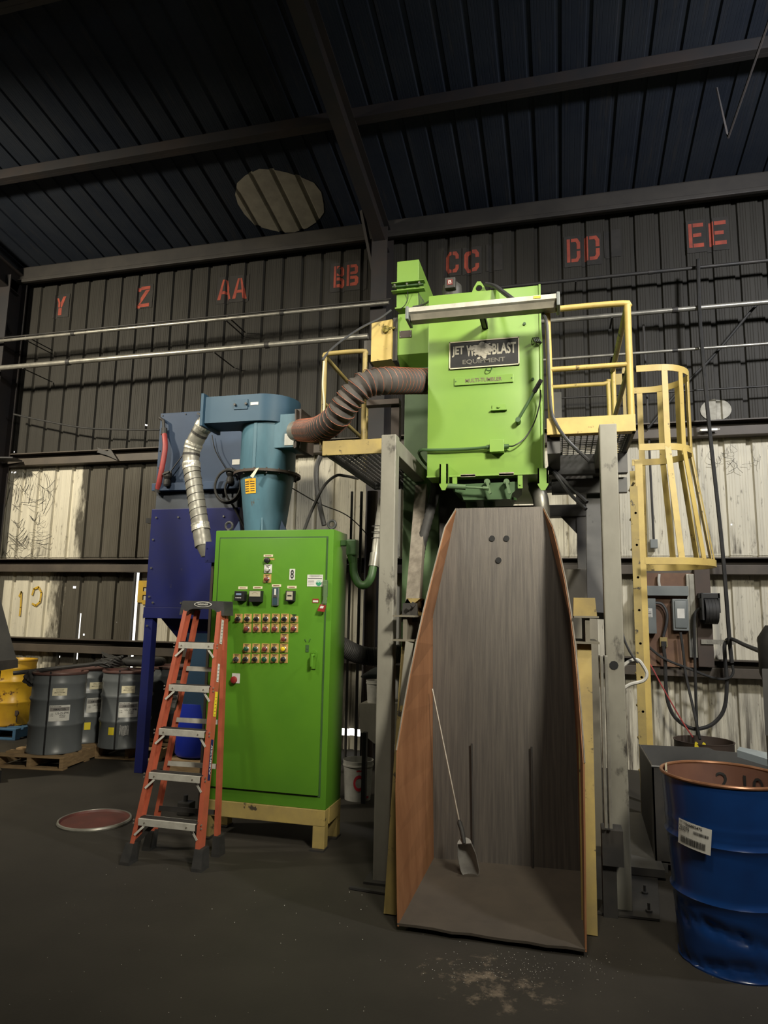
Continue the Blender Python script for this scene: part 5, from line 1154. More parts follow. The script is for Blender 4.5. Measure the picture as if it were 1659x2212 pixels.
bm = B(); lathe(bm, drum_prof(.285, .88), yc, 44, 'Z', False)
for v in bm.verts:
    k = math.sin(v.co.x*23+v.co.z*17)*math.sin(v.co.z*13+v.co.y*19); v.co += V(.010*k, .012*k, 0)
obj('shell', bm, M['drumyel'], yd, 50)
bm = B(); lathe(bm, [(0, .85), (.26, .85), (.27, .875), (.297, .876), (.30, .86), (.285, .85)], yc, 44, 'Z', False); obj('lid', bm, M['drumyel'], yd, 50)
bm = B(); p = on_cyl(yc, .29, face(yc)+.25, .17); lathe(bm, [(.035, 0), (.035, -.02)], p(0, 0), 16, 'Y'); tube(bm, [p(0, -.03), p(0, -.12)], .008, 6); obj('gauge', bm, M['brown'], yd)
# long bar, black bag and tangled hoses on the drum tops
bm = B(); tube(bm, [W(28, 1462, 6.65)+V(0, 0, .04), W(230, 1437, 7.2)+V(0, 0, .03)], .024, 8); tag(obj('steel_bar', bm, M['rubber']), 'long dark bar lying across the drum tops', 'bar')
random.seed(11)
def lump(name, c, r, m_, label, cat, sq=(1, 1, .4), seed=0):
    bm = B(); bmesh.ops.create_icosphere(bm, subdivisions=3, radius=1)
    for v in bm.verts:
        n = v.co.normalized(); k = 1+.18*math.sin(n.x*5+seed)*math.sin(n.y*7+seed*2)+.12*math.sin(n.z*9+n.x*6+seed)
        v.co = Vector(c)+V(n.x*r*sq[0]*k, n.y*r*sq[1]*k, n.z*r*sq[2]*k)
    return tag(obj(name, bm, m_, None, True), label, cat)
lump('rag', c1+V(-.22, -.20, .80), .085, M['rubber'], 'black rag hanging over the rim of a grey drum', 'rag', (1, .8, 1.0), 2)
ht = thing('hose_bundle', 'tangle of black hoses piled on the far drum tops', 'hose', c3+V(.2, 0, .885))
bm = B()
for k in range(7):
    ph = k*.9; tube(bm, smooth([c3+V(.24+.30*math.cos(t+ph)*(.6+.07*k), .12+.22*math.sin(t+ph*.7), .91+.016*k+.025*math.sin(t*2+k)) for t in [i*.7 for i in range(9)]], 5), .014, 6)
obj('loops', bm, M['rubber'], ht, True)
bm = B()
for k in range(5): tube(bm, smooth([W(205, 1440, 7.2), W(225+4*k, 1434-2*k, 7.15), W(238+3*k, 1440-5*k, 7.1)], 4), .004, 5)
obj('loose_wires', bm, M['cap'], ht)
tr = thing('rubber_ring', 'black rubber ring lying on the rear drum tops', 'ring', V(-5.16, 7.80, 1.03))
bm = B(); R_ = .22; tube(bm, [V(-5.16+R_*math.cos(t), 7.80+R_*math.sin(t), 1.085) for t in [i*math.pi/16 for i in range(33)]], .05, 10); obj('ring', bm, M['rubber'], tr, True)
# drum lid on the floor
lc = WZ(205, 1769, .02); ld = thing('drum_lid', 'round dark red drum lid lying on the floor left of ladder', 'lid', (lc.x, lc.y, 0))
bm = B(); lathe(bm, [(0, .006), (.26, .006), (.272, .022)], (lc.x, lc.y, 0), 48, 'Z', False); obj('disc', bm, M['lid'], ld, True)
bm = B(); lathe(bm, [(.270, .0), (.286, .0), (.291, .012), (.286, .024), (.274, .026), (.269, .012), (.270, 0)], (lc.x, lc.y, 0), 48, 'Z', False); obj('ring', bm, M['galv'], ld, True)
# dark bin poking in at the left edge
lbn = thing('hopper_bin', 'dark grey tapered bin cut off by the left picture edge', 'bin', WZ(0, 1640, 0))
YL = 5.9; ex = V(-.46, .42, 0)
bm = B(); prism(bm, [W(x, y, YL) for x, y in ((-30, 1290), (0, 1290), (36, 1425), (36, 1440), (-30, 1450))], ex); obj('hood_plate', bm, M['dkgrey'], lbn)
bm = B(); prism(bm, [W(x, y, YL-.02) for x, y in ((-30, 1430), (39, 1424), (39, 1442), (-30, 1454))], ex); obj('rim', bm, M['steel'], lbn)
bm = B(); p, q = W(-30, 1450, YL+.05), W(2, 1450, YL+.05); prism(bm, [p, q, V(q.x, q.y, .11), V(p.x, p.y, .11)], ex); obj('lower_wall', bm, M['steel'], lbn)
bm = B(); p, q = W(-30, 1620, YL+.02), W(8, 1620, YL+.02); prism(bm, [V(p.x, p.y, .12), V(q.x, q.y, .12), V(q.x, q.y, 0), V(p.x, p.y, 0)], ex); obj('base', bm, M['black'], lbn)
# bright blue drum under the collector, seen through the ladder
bc = W(418, 1600, 7.1); bc = V(bc.x+.06, 7.1, 0); bd_ = thing('plastic_drum', 'bright blue plastic drum behind the ladder on a pale block', 'drum', bc)
bm = B(); lathe(bm, [(.01, .16), (.23, .16), (.25, .19), (.25, .55), (.23, .72), (.02, .74)], bc, 32); obj('shell', bm, M['bluepl'], bd_, True)
bm = B(); bx(bm, bc.x-.25, bc.x+.25, bc.y-.25, bc.y+.25, 0, .14, .01); tag(obj('block', bm, M['wood']), 'pale timber block under the bright blue drum', 'block')
# small thing by the cabinet foot
bm = B(); p = WZ(413, 1752, 0); bx(bm, p.x-.05, p.x+.07, 5.5, 5.6, 0, .11, .01); cyl(bm, V(p.x, 5.55, .11), V(p.x, 5.55, .16), .02, 10); tag(obj('pump', bm, M['steel']), 'small dark pump on the floor behind the ladder', 'pump')

# ------------------------------------------------------------------ between cabinet and post
hb = thing('black_duct', 'black corrugated duct running low behind the green cabinet', 'duct', W(780, 1440, 6.3))
P_ = chain(smooth([W(700, 1372, 6.0), W(745, 1400, 6.1), W(780, 1415, 6.2), W(825, 1418, 6.25), W(900, 1405, 6.3)], 8), 120)
bm = B(); tube(bm, P_, lambda i: .082+.006*(i % 2), 16); obj('duct_body', bm, M['hosebk'], hb, True)
bm = B(); a = W(757, 1300, 7.6)
for (x, w_) in ((802, .13), (778, .035), (757, .03)):
    p = W(x, 1200, 7.7); bm = B(); tube(bm, [V(p.x, 7.7, 0), V(p.x, 7.7, W(x, 1062, 7.7).z)], w_/2, 12); tag(obj('stand_pipe', bm, M['brown' if w_ > .1 else 'steel'], None, True), {802: 'thick brown stand pipe left of the grey post', 778: 'thin dark pipe beside the thick brown pipe', 757: 'thin dark pipe nearest the green cabinet'}[x], 'pipe')
hpb = thing('grey_hopper', 'grey sheet metal hopper on a black leg, mostly behind post', 'hopper', WZ(800, 1700, 0))
Yh = 6.9; bm = B(); prism(bm, [W(776, 1520, Yh), W(900, 1520, Yh), W(900, 1610, Yh), W(808, 1606, Yh), W(778, 1580, Yh)], (0, .5, 0)); obj('hopper_body', bm, M['grey'], hpb)
bm = B(); a, c = W(780, 1700, 6.35), W(791, 1583, 6.35); bx(bm, a.x, c.x, 6.35, 6.41, 0, c.z); obj('leg', bm, M['black'], hpb)
for (x, y, r_, h_, lb_, red) in ((772, 1725, .145, .36, 'white bucket sprayed with red paint on the floor behind cabinet', True), (813, 1520, .11, .24, 'small white bucket standing on the grey hopper', False)):
    p = WZ(x, y, 0) if red else W(x, y, Yh+.15); bk = thing('bucket', lb_, 'bucket', p)
    bm = B(); lathe(bm, [(r_*.85, 0), (r_*.97, h_*.86), (r_*1.03, h_*.86), (r_*1.03, h_*.9), (r_*.99, h_*.9), (r_*1.02, h_), (r_*.97, h_), (r_*.82, .01), (.001, .01)], p, 28, 'Z', False); obj('shell', bm, M['white'], bk, True)
    if red:
        bm = B(); f = on_cyl(p, r_*.96, face(p), .17)
        for t0 in [i*.35 for i in range(16)]:
            q0, q1 = (.045*math.cos(t0), .06*math.sin(t0)), (.045*math.cos(t0+.35), .06*math.sin(t0+.35)); bm.faces.new([bm.verts.new(f(u, v)) for u, v in ((q0[0]*1.2, q0[1]*1.2), (q1[0]*1.2, q1[1]*1.2), (q1[0]*.75, q1[1]*.75), (q0[0]*.75, q0[1]*.75))])
        for (u, v, w_, hh) in ((.05, -.07, .018, .16), (0, .11, .05, .016), (.08, -.13, .05, .02)): wrap(bm, (lambda u_, v_: (lambda a_, b_: f(a_+u_, b_+v_)))(u, v), w_, hh, 3)
        obj('red_paint', bm, M['redpaint'], bk)
p = W(812, 1452, 6.6); bm = B(); lathe(bm, [(.001, .05), (.06, .02), (.14, -.03), (.15, -.05), (.14, -.05)], p, 24, 'Z', False)
tag(obj('lamp_reflector', bm, M['boxgrey'], None, True), 'shallow grey reflector dish under the black duct', 'dish')

# ------------------------------------------------------------------ right: blue drum, steel bin, rusty drum
dcn = V(.845, 4.18, 0); Rb, Hb = .315, .93
bd2 = thing('open_drum', 'dented blue steel drum with open top in the right foreground', 'drum', dcn)
def bdent(v):
    z = v.co.z; a_ = math.atan2(v.co.y-dcn.y, v.co.x-dcn.x); rr = math.hypot(v.co.x-dcn.x, v.co.y-dcn.y)
    k = math.exp(-((z-.20-.03*math.sin(a_*2))/.035)**2)*.030+math.exp(-((z-.045-.02*math.sin(a_*3))/.03)**2)*.022
    k *= .55+.45*math.sin(a_*3.1+1)+.25*math.sin(a_*11)+.15*math.sin(a_*23+z*60)
    tp = -.055*(1-z/Hb)                                          # slightly narrower foot
    f = (rr-k+tp)/rr; v.co.x = dcn.x+(v.co.x-dcn.x)*f; v.co.y = dcn.y+(v.co.y-dcn.y)*f
bm = B(); P_ = []
zz = sorted(set([i*.0155 for i in range(1, 60)]))
for z in zz:
    e = 0
    for zc_, amp in ((.34, .012), (.62, .012), (.66, .004), (.70, .004)): e += amp*math.exp(-((z-zc_)/.013)**2)
    P_.append((Rb+e, z))
lathe(bm, [(Rb+.004, 0), (Rb+.006, .008)]+P_+[(Rb, Hb-.015)], dcn, 96, 'Z', False)
for v in bm.verts: bdent(v)
shell = obj('shell', bm, M['drumblue'], bd2, True)
bm = B(); lathe(bm, [(Rb-.006, Hb-.01), (Rb-.016, .55), (Rb-.07, .38), (Rb-.09, .03), (.001, .028)], dcn, 64, 'Z', False)
for v in bm.verts: bdent(v)
obj('lining', bm, M['drumin'], bd2, True)
bm = B(); tube(bm, [dcn+V((Rb-.001)*math.cos(t), (Rb-.001)*math.sin(t), Hb-.008) for t in [i*math.pi/36 for i in range(73)]], .0095, 8); obj('rolled_rim', bm, mat('worn_rim', (.30, .14, .07), (.20, .09, .05), 12, .35, .4), bd2, True)
pl2 = W(1500, 1797, 3.95); al = math.atan2(pl2.y-dcn.y, pl2.x-dcn.x); fa = math.atan2(-dcn.y, -dcn.x)
af = fa-.50; f = on_cyl(dcn, Rb-.0005, af, .655); tilt = -.10
def ft(u, v): return f(u*math.cos(tilt)-v*math.sin(tilt), u*math.sin(tilt)+v*math.cos(tilt))
def ft2(d): return lambda u, v: (lambda p: V(dcn.x+(p.x-dcn.x)*(1+d/Rb), dcn.y+(p.y-dcn.y)*(1+d/Rb), p.z))(ft(u, v))
bm = B(); wrap(bm, ft2(.006), .175, .125, 8); lab = obj('barcode_label', bm, M['paper'], bd2)
bm = B(); g3 = ft2(.008); text(bm, '566802475', lambda u, v: g3(u+.0, v+.048), .014, .085, 0, .02); text(bm, '250079', lambda u, v: g3(u-.052, v+.022), .026, .058); text(bm, 'UN 1A2', lambda u, v: g3(u-.06, v+.052), .008)
random.seed(21); x_ = -.07
while x_ < .06:
    w_ = random.choice((.0012, .002, .003)); bm.faces.new([bm.verts.new(g3(u, v)) for u, v in ((x_, -.05), (x_+w_, -.05), (x_+w_, -.016), (x_, -.016))]); x_ += w_+random.choice((.0013, .002))
x_ = .0
while x_ < .075:
    w_ = random.choice((.001, .0018)); bm.faces.new([bm.verts.new(g3(u, v)) for u, v in ((x_, .012), (x_+w_, .012), (x_+w_, .028), (x_, .028))]); x_ += w_+.0015
obj('label_print', bm, M['ink'], lab)
bm = B(); p = on_cyl(dcn, Rb-.02, math.pi-.35, Hb-.005); g5 = lambda u, v: p(-u, v)
wrap(bm, lambda u, v: g5(u, v-.03), .05, .09, 4); tg2 = obj('paper_tag', bm, M['cream'], bd2)
bm = B(); p6 = on_cyl(dcn, Rb-.022, math.pi-.35, Hb-.005)
for k in range(2): wrap(bm, lambda u, v: p6(-u, v-.025-.014*k), .026-.008*k, .005, 2)
obj('tag_print', bm, M['ink'], tg2)
bm = B(); p7 = on_cyl(dcn, Rb-.018, math.pi*.5-.5, Hb-.11)
text(bm, '2 10', lambda u, v: p7(-u, v), .11, .26); obj('marker_number', bm, M['ink'], bd2)
# dark steel bin behind it
sb = thing('steel_bin', 'dark open steel bin behind the blue drum', 'bin', (1.4, 6.0, 0))
bL0, bL1 = V(.60, 5.38, .66), V(.62, 6.62, .80)                 # front left / back left rim
def binplate(pts, t, name='wall_plate', m_='steel'): bm = B(); prism(bm, pts, t); return obj(name, bm, M[m_], sb)
fl_ = W(1408, 1655, 5.38); bl_ = W(1381, 1609, 6.55); brr = W(1600, 1620, 6.55)
binplate([V(fl_.x, 5.38, .05), V(fl_.x, 5.38, fl_.z), V(bl_.x, 6.55, bl_.z), V(bl_.x, 6.55, .05)], (.012, 0, 0), 'left_wall')
binplate([V(fl_.x, 5.38, .05), V(2.6, 5.38, .05), V(2.6, 5.38, fl_.z), V(fl_.x, 5.38, fl_.z)], (0, .012, 0), 'front_wall')
binplate([V(bl_.x, 6.55, .05), V(2.6, 6.55, .05), V(2.6, 6.55, brr.z-.05), V(brr.x-.2, 6.55, brr.z-.02), V(brr.x-.25, 6.55, brr.z+.0), V(bl_.x, 6.55, bl_.z)], (0, .012, 0), 'back_wall', 'dkgrey')
binplate([V(fl_.x, 5.38, .06), V(2.6, 5.38, .06), V(2.6, 6.55, .06), V(bl_.x, 6.55, .06)], (0, 0, .01), 'floor_plate')
bm = B(); bx(bm, fl_.x, fl_.x+.08, 5.37, 5.45, 0, .06); bx(bm, bl_.x-.25, bl_.x, 5.2, 6.6, .02, .07); bx(bm, 2.4, 2.6, 5.38, 6.55, 0, .06); obj('skid', bm, M['dkgrey'], sb)
bm = B(); tube(bm, [V(bl_.x, 6.55, bl_.z), V(fl_.x, 5.38, fl_.z), V(2.6, 5.38, fl_.z)], .008, 6); obj('rim_edge', bm, M['dkgrey'], sb)
# control pendant lying across the bin
bm = B(); prism(bm, [W(1597, 1613, 5.9), W(1690, 1632, 5.9), W(1690, 1650, 5.7), W(1592, 1620, 5.7)], (0, 0, -.05)); pnd = tag(obj('control_box', bm, mat('pale_grey_case', (.36, .40, .39), None, rough=.45)), 'pale grey control box resting on the dark bin edge', 'box')
rd = thing('rusty_drum', 'rusty open drum between steel bin and white wall', 'drum', (1.47, 7.9, 0))
rc = W(1520, 1600, 7.9); rc = V(rc.x, 7.9, 0); rh = W(1520, 1599, 7.9).z
bm = B(); lathe(bm, [(.285, 0), (.285, rh-.02), (.295, rh), (.28, rh), (.275, .02)], rc, 36, 'Z', False); obj('shell', bm, M['brown'], rd, True)
for k in (-.12, -.05):
    bm = B(); prism(bm, [rc+V(k-.02, -.27, rh-.06), rc+V(k+.025, -.27, rh-.06), rc+V(k+.018, -.27, rh+.01), rc+V(k, -.27, rh+.025), rc+V(k-.012, -.27, rh+.01)], (0, .01, 0)); obj('glove_finger', bm, M['brightyel'], rd)
# machine part at the right edge
em = thing('grey_machine', 'dark grey machine sliver at the right picture edge', 'machine', WZ(1680, 1640, 0))
bm = B(); Ye = 4.8; prism(bm, [W(1646, 1445, Ye), W(1740, 1445, Ye), W(1740, 1610, Ye), W(1653, 1588, Ye)], (.14, .36, 0)); obj('panel', bm, M['dkgrey'], em)
bm = B(); p = W(1688, 1420, Ye+.1); lathe(bm, [(.10, -.2), (.13, -.1), (.13, .12), (.08, .2)], p, 24); obj('motor', bm, M['rubber'], em, True)
bm = B(); bx(bm, W(1690, 1590, Ye).x, W(1740, 1590, Ye).x, Ye, Ye+.36, 0, W(1660, 1585, Ye).z); obj('stand', bm, M['black'], em)

# ------------------------------------------------------------------ power board on the wall
YW = 8.52
pb_ = thing('power_board', 'stained plywood board carrying grey electrical boxes on the wall', 'board', W(1440, 1437, YW))
a, c = W(1385, 1438, YW), W(1500, 1238, YW); bm = B(); bx(bm, a.x, c.x, YW, YW+.03, a.z, c.z); obj('plywood', bm, M['ply'], pb_)
a, c = W(1380, 1286, YW-.1), W(1487, 1266, YW-.1); bm = B(); bx(bm, a.x, c.x, YW-.10, YW, a.z, c.z, .003); obj('wireway', bm, M['boxgrey'], pb_)
a, c = W(1383, 1368, YW-.12), W(1416, 1293, YW-.12); bm = B(); bx(bm, a.x, c.x, YW-.12, YW, a.z, c.z, .004); e1 = obj('disconnect_box', bm, M['boxgrey'], pb_)
a2, c2_ = W(1387, 1333, YW-.122), W(1409, 1314, YW-.122); bm = B(); bx(bm, a2.x, c2_.x, YW-.123, YW-.12, a2.z, c2_.z); lb2 = obj('box_label', bm, M['paper'], e1)
bm = B(); text(bm, 'EATON', flat((a2.x+.045, YW-.1236, c2_.z-.018)), .014, .06, 0, .03)
for k in range(4): bx(bm, a2.x+.012, c2_.x-.012, YW-.1238, YW-.123, c2_.z-.045-.018*k, c2_.z-.040-.018*k)
obj('label_print', bm, M['ink'], lb2)
a, c = W(1455, 1362, YW-.1), W(1486, 1294, YW-.1); bm = B(); bx(bm, a.x, c.x, YW-.10, YW, a.z, c.z, .006); e2 = obj('starter_box', bm, M['boxgrey'], pb_)
bm = B(); bx(bm, a.x+.02, c.x-.02, YW-.115, YW-.1, a.z+.03, c.z-.02, .01); cv = obj('box_cover', bm, M['boxgrey'], e2, 30)
bm = B(); bx(bm, a.x+.045, c.x-.045, YW-.118, YW-.115, a.z+.14, c.z-.11); obj('box_label', bm, M['paper'], e2)
a, c = W(1426, 1398, YW-.05), W(1441, 1377, YW-.05); bm = B(); bx(bm, a.x, c.x, YW-.06, YW, a.z, c.z, .004); rc_ = obj('receptacle', bm, M['dirtyyellow'], pb_)
bm = B(); bx(bm, a.x+.012, c.x-.012, YW-.075, YW-.06, a.z+.01, a.z+(c.z-a.z)*.6); obj('plug', bm, M['black'], rc_)
bm = B(); a, c = W(1388, 1410, YW-.03), W(1396, 1396, YW-.03); bx(bm, a.x, c.x, YW-.04, YW, a.z, c.z); obj('switch_plate', bm, M['galv'], pb_)
bm = B(); a, c = W(1490, 1420, YW-.04), W(1509, 1240, YW-.04); bx(bm, a.x, c.x, YW-.05, YW, a.z, c.z, .003); bx(bm, a.x+.03, c.x-.03, YW-.06, YW-.05, a.z, c.z); obj('strut_channel', bm, M['galv'], pb_)
bm = B(); a, c = W(1509, 1440, YW-.06), W(1532, 1228, YW-.06); bx(bm, a.x, c.x, YW-.08, YW+.02, a.z, c.z, .004); tag(obj('wall_post', bm, M['brown']), 'short brown steel post between girts beside the hose reel', 'post')
bm = B(); a, c = W(1515, 1391, YW-.1), W(1586, 1383, YW-.1); bx(bm, a.x, c.x, YW-.10, YW-.07, a.z, c.z); 
for k in range(9): bx(bm, a.x+.02+.045*k, a.x+.045+.045*k, YW-.102, YW-.10, a.z+.012, c.z-.012)
tag(obj('slotted_strut', bm, M['pipe']), 'slotted steel strut across the brown wall post', 'strut')
bm = B(); a, c = W(1511, 932, 8.5), W(1549, 926, 8.5); bx(bm, a.x, c.x, 8.48, 8.51, a.z, c.z)
for k in range(5): bx(bm, a.x+.015+.045*k, a.x+.040+.045*k, 8.477, 8.48, a.z+.01, c.z-.01)
tag(obj('slotted_strut', bm, M['pipe']), 'short slotted strut on the dark girt below the disc', 'strut')
a, c = W(1405, 1184, 8.6), W(1420, 1165, 8.6); bm = B(); bx(bm, a.x, c.x, 8.58, 8.66, a.z, c.z, .004); jb2 = thing('outlet_box', 'small grey outlet box on thin conduit behind the cage', 'box', ((a.x+c.x)/2, 8.6, a.z))
obj('box', bm, M['boxgrey'], jb2)
bm = B(); tube(bm, [V((a.x+c.x)/2, 8.6, c.z), V((a.x+c.x)/2-.02, 8.6, W(1410, 700, 8.6).z)], .014, 8); obj('conduit', bm, M['steel'], jb2, True)
# hose reel
hr = thing('hose_reel', 'black retractable hose reel on the brown wall post', 'reel', W(1535, 1348, 8.3))
p = W(1534, 1320, 8.35); bm = B()
for k in range(4): lathe(bm, [(.12, -.016), (.145, -.016), (.145, .016), (.12, .016)], p+V(-.05+.034*k, 0, 0), 24, 'X')
obj('wound_hose', bm, M['rubber'], hr, True)
bm = B(); bx(bm, p.x-.11, p.x+.10, 8.30, 8.46, p.z+.14, p.z+.20, .004); bx(bm, p.x-.10, p.x-.08, 8.25, 8.45, p.z-.1, p.z+.2); bx(bm, p.x+.08, p.x+.10, 8.3, 8.45, p.z-.02, p.z+.2); obj('bracket', bm, M['black'], hr)
# cables
def cable(label, pts, Y, r, m_='rubber', n=6, name='cable', cat='cable'):
    q = [W(x, y, (Y if not isinstance(Y, (list, tuple)) else Y[i])) for i, (x, y) in enumerate(pts)]
    bm = B(); tube(bm, smooth(q, n), r, 7); return tag(obj(name, bm, M[m_], None, True), label, cat)
cable('thick black cable looping from the receptacle up to the strut', [(1433, 1395), (1437, 1430), (1440, 1500), (1455, 1545), (1485, 1570), (1512, 1574), (1542, 1562), (1564, 1532), (1570, 1480), (1566, 1420), (1566, 1390), (1578, 1380), (1610, 1394), (1650, 1410)], [8.42]*12+[7.5, 6.2], .021)
cable('black cord hanging straight from the starter box to the drum', [(1470, 1366), (1476, 1410), (1482, 1460), (1500, 1540), (1512, 1597)], [8.42, 8.4, 8.35, 8.1, 7.95], .015)
cable('black hose dropping from the reel behind the cords', [(1524, 1312), (1506, 1318), (1500, 1340), (1501, 1420), (1503, 1500), (1506, 1590)], 8.36, .016)
cable('thin red cord slanting down from the switch plate', [(1392, 1412), (1410, 1445), (1440, 1500), (1475, 1560), (1497, 1593)], [8.45, 8.4, 8.3, 8.1, 7.95], .008, 'redhose')
cable('dark cord hooking below the drop pipe', [(1385, 1382), (1430, 1420), (1490, 1445), (1540, 1464), (1570, 1466), (1583, 1455), (1582, 1436)], 8.38, .014)
cable('short flexible conduit curving between the grey boxes', [(1416, 1302), (1430, 1305), (1440, 1322), (1440, 1345), (1433, 1375)], YW-.05, .016, 'cap')
cable('white flexible conduit above the wireway', [(1424, 1240), (1423, 1255), (1425, 1267)], YW-.05, .016, 'white')
cable('black drop pipe slanting down the white wall right of cage', [(1508, 560), (1512, 690), (1530, 900), (1560, 1180), (1575, 1370), (1581, 1432)], [8.3, 8.3, 8.3, 8.32, 8.36, 8.36], .022, 'rubber', 4, 'pipe', 'pipe')
cable('white cable bulging out behind the right grey post', [(1345, 1440), (1360, 1428), (1378, 1426), (1390, 1440), (1397, 1456), (1390, 1470), (1362, 1478), (1345, 1488)], 5.0, .012, 'white')
cable('thin grey cables gathered beside the right grey post', [(1345, 1370), (1352, 1390), (1362, 1410), (1372, 1425), (1378, 1432)], 4.95, .008, 'cap')
cable('grey hose draped from the right platform rail past the hood', [(1172, 676), (1181, 700), (1185, 790), (1190, 880), (1200, 912), (1225, 950), (1272, 995)], [4.78, 4.76, 4.76, 4.76, 4.76, 4.7, 4.75], .012, 'cap')
cable('twin grey hoses sagging under the right platform', [(1185, 1012), (1205, 1025), (1235, 1055), (1268, 1085)], [5.3, 5.2, 5.1, 5.0], .014, 'cap')
cable('lower grey hose sagging under the right platform', [(1185, 1010), (1200, 1025), (1230, 1065), (1266, 1100)], [5.3, 5.2, 5.1, 5.0], .013, 'cap')
cable('grey wire running from left rail up to the elevator', [(697, 778), (706, 765), (730, 742), (780, 708), (820, 688), (845, 670)], [5.0, 5.02, 5.1, 5.3, 5.45, 5.5], .010, 'cap')
cable('yellow cord taped down the left platform post', [(700, 780), (697, 830), (700, 870), (697, 920), (699, 955)], 5.0, .007, 'cream')
cable('dark cable sagging along the upper left wall', [(30, 895), (90, 908), (180, 924), (270, 928), (345, 929)], 8.45, .014)
cable('cable hanging behind the duct hose near white wall', [(692, 985), (684, 1010), (684, 1050), (690, 1090), (700, 1135)], 6.8, .028, 'cap')
cable('black cable arching from cabinet top to left platform', [(657, 1146), (675, 1100), (700, 1050), (725, 1028), (745, 1028), (775, 1034)], [5.3, 5.5, 5.8, 6.0, 6.1, 6.15], .014)
cable('thin wires crossing the white wall behind the cabinet', [(632, 1055), (690, 1088), (740, 1108), (770, 1130), (802, 1165)], [6.05, 6.8, 7.3, 7.5, 7.68], .006)
cable('dark cord slanting up behind the cage to the drop pipe', [(1400, 925), (1470, 840), (1540, 770), (1620, 675), (1640, 655)], 8.5, .016)
# pipes along the wall
def wpipe(label, x0, y0, x1, y1, r, Y=8.36, m_='pipe'):
    p, q = W(x0, y0, Y), W(x1, y1, Y); z = (p.z+q.z)/2; t = thing('conduit_pipe', label, 'pipe', V((p.x+q.x)/2, Y, z-r), 'conduits along the back wall')
    bm = B(); tube(bm, [V(p.x, Y, z), V(q.x, Y, z)], r, 10); obj('pipe', bm, M[m_], t, True)
    n = max(1, int((q.x-p.x)/2.6)); bm = B()
    for k in range(n): X = p.x+(q.x-p.x)*(k+.55)/n; tube(bm, [V(X-.03, Y, z), V(X+.03, Y, z)], r*1.25, 10)
    obj('coupling', bm, M['steel'], t, True)
    bm = B()
    for k in range(n): X = p.x+(q.x-p.x)*(k+.3)/n; bx(bm, X-.01, X+.01, Y-.01, 8.68, z-r-.008, z-r)
    obj('hanger', bm, M['steel'], t)
wpipe('upper thin grey conduit across the left wall', -60, 739, 840, 658, .024, 8.12)
wpipe('lower thick grey conduit across the left wall ending at elevator', -60, 798, 795, 729, .038, 8.08)
wpipe('dark conduit just above the upper left conduit', -60, 731, 845, 652, .012, 8.12, 'steel')
wpipe('dark conduit high on the right wall under the letters', 1060, 617, 1720, 563, .022, 8.4, 'steel')
wpipe('grey conduit behind the top rail of right platform', 1165, 695, 1720, 647, .030, 8.36, 'pipe')
wpipe('thin grey conduit behind the mid rail of right platform', 1165, 778, 1720, 738, .018, 8.4, 'pipe')
wpipe('thin dark conduit low behind the cage hoops', 1200, 875, 1720, 815, .012, 8.5, 'steel')
# sheet-metal arrow on the girt
bm = B(); p = W(210, 970, 8.5); prism(bm, [W(209, 966, 8.5), W(232, 975, 8.5), W(238, 969, 8.5), W(254, 994, 8.5), W(232, 984, 8.5), W(209, 977, 8.5), W(213, 972, 8.5)], (0, .02, 0)); tag(obj('arrow_bracket', bm, M['steel']), 'bent dark steel strip shaped like an arrow on the girt', 'bracket')
# anchor bolts beside the right post
for i, (x, y) in enumerate(((1393, 1930), (1402, 1970))):
    p = WZ(x, y, .016); bm = B(); lathe(bm, [(.02, 0), (.02, .012), (.008, .013), (.008, .05), (.002, .05)], p, 12); tag(obj('anchor_bolt', bm, M['steel']), ('far' if i == 0 else 'near')+' anchor bolt in the plate right of the grey post', 'bolt', 'anchor bolts')
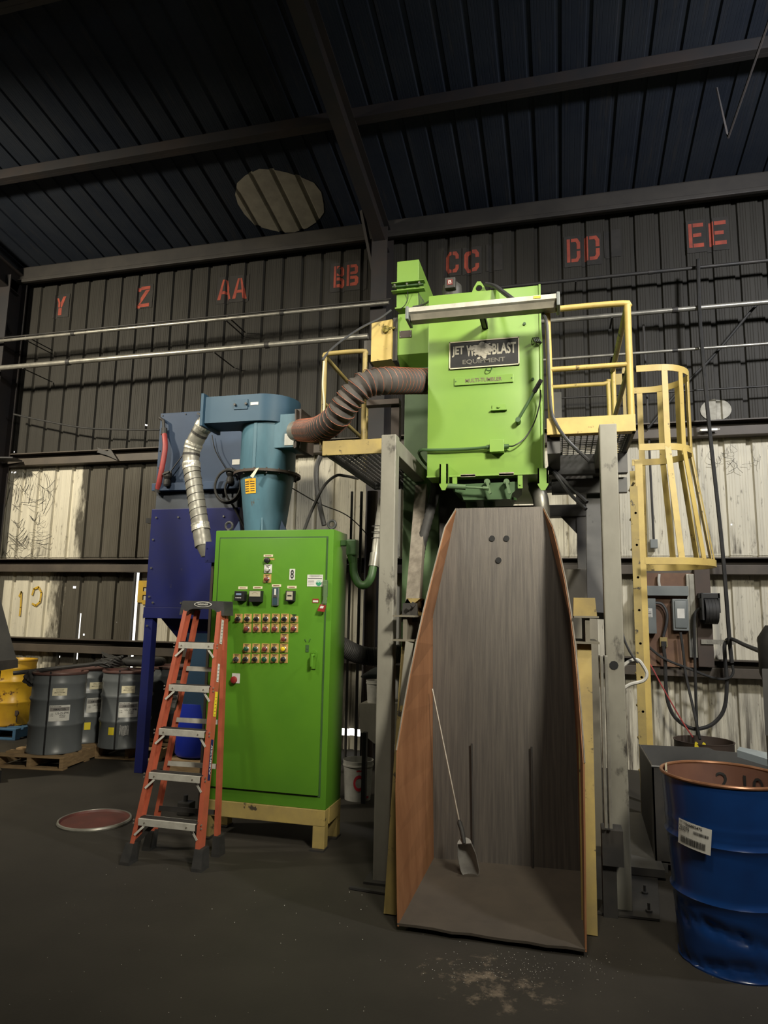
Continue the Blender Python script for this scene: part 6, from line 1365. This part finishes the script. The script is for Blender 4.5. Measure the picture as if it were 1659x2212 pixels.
# shot and grit on the floor
random.seed(31); bm = B()
for k in range(420):
    if k < 230: p = WZ(random.gauss(1130, 130), random.gauss(2090, 22), .002)
    else: p = V(random.uniform(-3, .9), random.uniform(2.2, 4.4), .002)
    r_ = random.uniform(.001, .003); vs = [bm.verts.new(p+V(r_*math.cos(t), r_*math.sin(t), 0)) for t in (0, 2.1, 4.2)]+[bm.verts.new(p+V(0, 0, r_))]
    for i in range(3): bm.faces.new((vs[i], vs[(i+1) % 3], vs[3]))
g_ = obj('grit', bm, M['alu'], None); g_['kind'] = 'stuff'; tag(g_, 'scattered pale shot and grit on the floor before the skip', 'grit')

# soot-black cobwebs hanging on the white sheets by the left column
cw = thing('cobweb', 'sooty black cobwebs strung over the white patch by left column', 'cobweb', W(40, 1190, 8.66))
random.seed(41); bm = B()
for k in range(26):
    x0 = random.uniform(12, 95); y0 = random.uniform(1008, 1180); w_ = random.uniform(14, 46); dp = random.uniform(-6, 16)
    tube(bm, smooth([W(x0, y0, 8.66), W(x0+w_*.5, y0+dp, 8.62), W(x0+w_, y0+random.uniform(-10, 4), 8.66)], 4), random.uniform(.0015, .0045), 4, False)
for k in range(16):
    x0 = random.uniform(20, 110); y0 = random.uniform(1012, 1060); tube(bm, smooth([W(x0, y0, 8.66), W(x0+random.uniform(-8, 8), y0+18, 8.64), W(x0+random.uniform(-14, 10), y0+random.uniform(25, 60), 8.66)], 4), random.uniform(.0015, .004), 4, False)
for k in range(20):
    x0 = random.uniform(8, 70); y0 = random.uniform(1160, 1205); w_ = random.uniform(8, 30); tube(bm, smooth([W(x0, y0, 8.66), W(x0+w_*.4, y0+random.uniform(-8, 8), 8.63), W(x0+w_, y0+random.uniform(-8, 8), 8.66)], 4), random.uniform(.0015, .004), 4, False)
obj('strands', bm, M['rubber'], cw, kind='stuff')
bm = B()
for k in range(12):
    x0 = random.uniform(1530, 1650); y0 = random.uniform(955, 1000); tube(bm, smooth([W(x0, y0, 8.66), W(x0+random.uniform(-15, 15), y0+14, 8.63), W(x0+random.uniform(-25, 25), y0+random.uniform(10, 34), 8.66)], 4), random.uniform(.0012, .003), 4, False)
o = obj('cobweb', bm, M['rubber']); tag(o, 'faint black cobweb strands on the white sheets right of cage', 'cobweb'); o['kind'] = 'stuff'
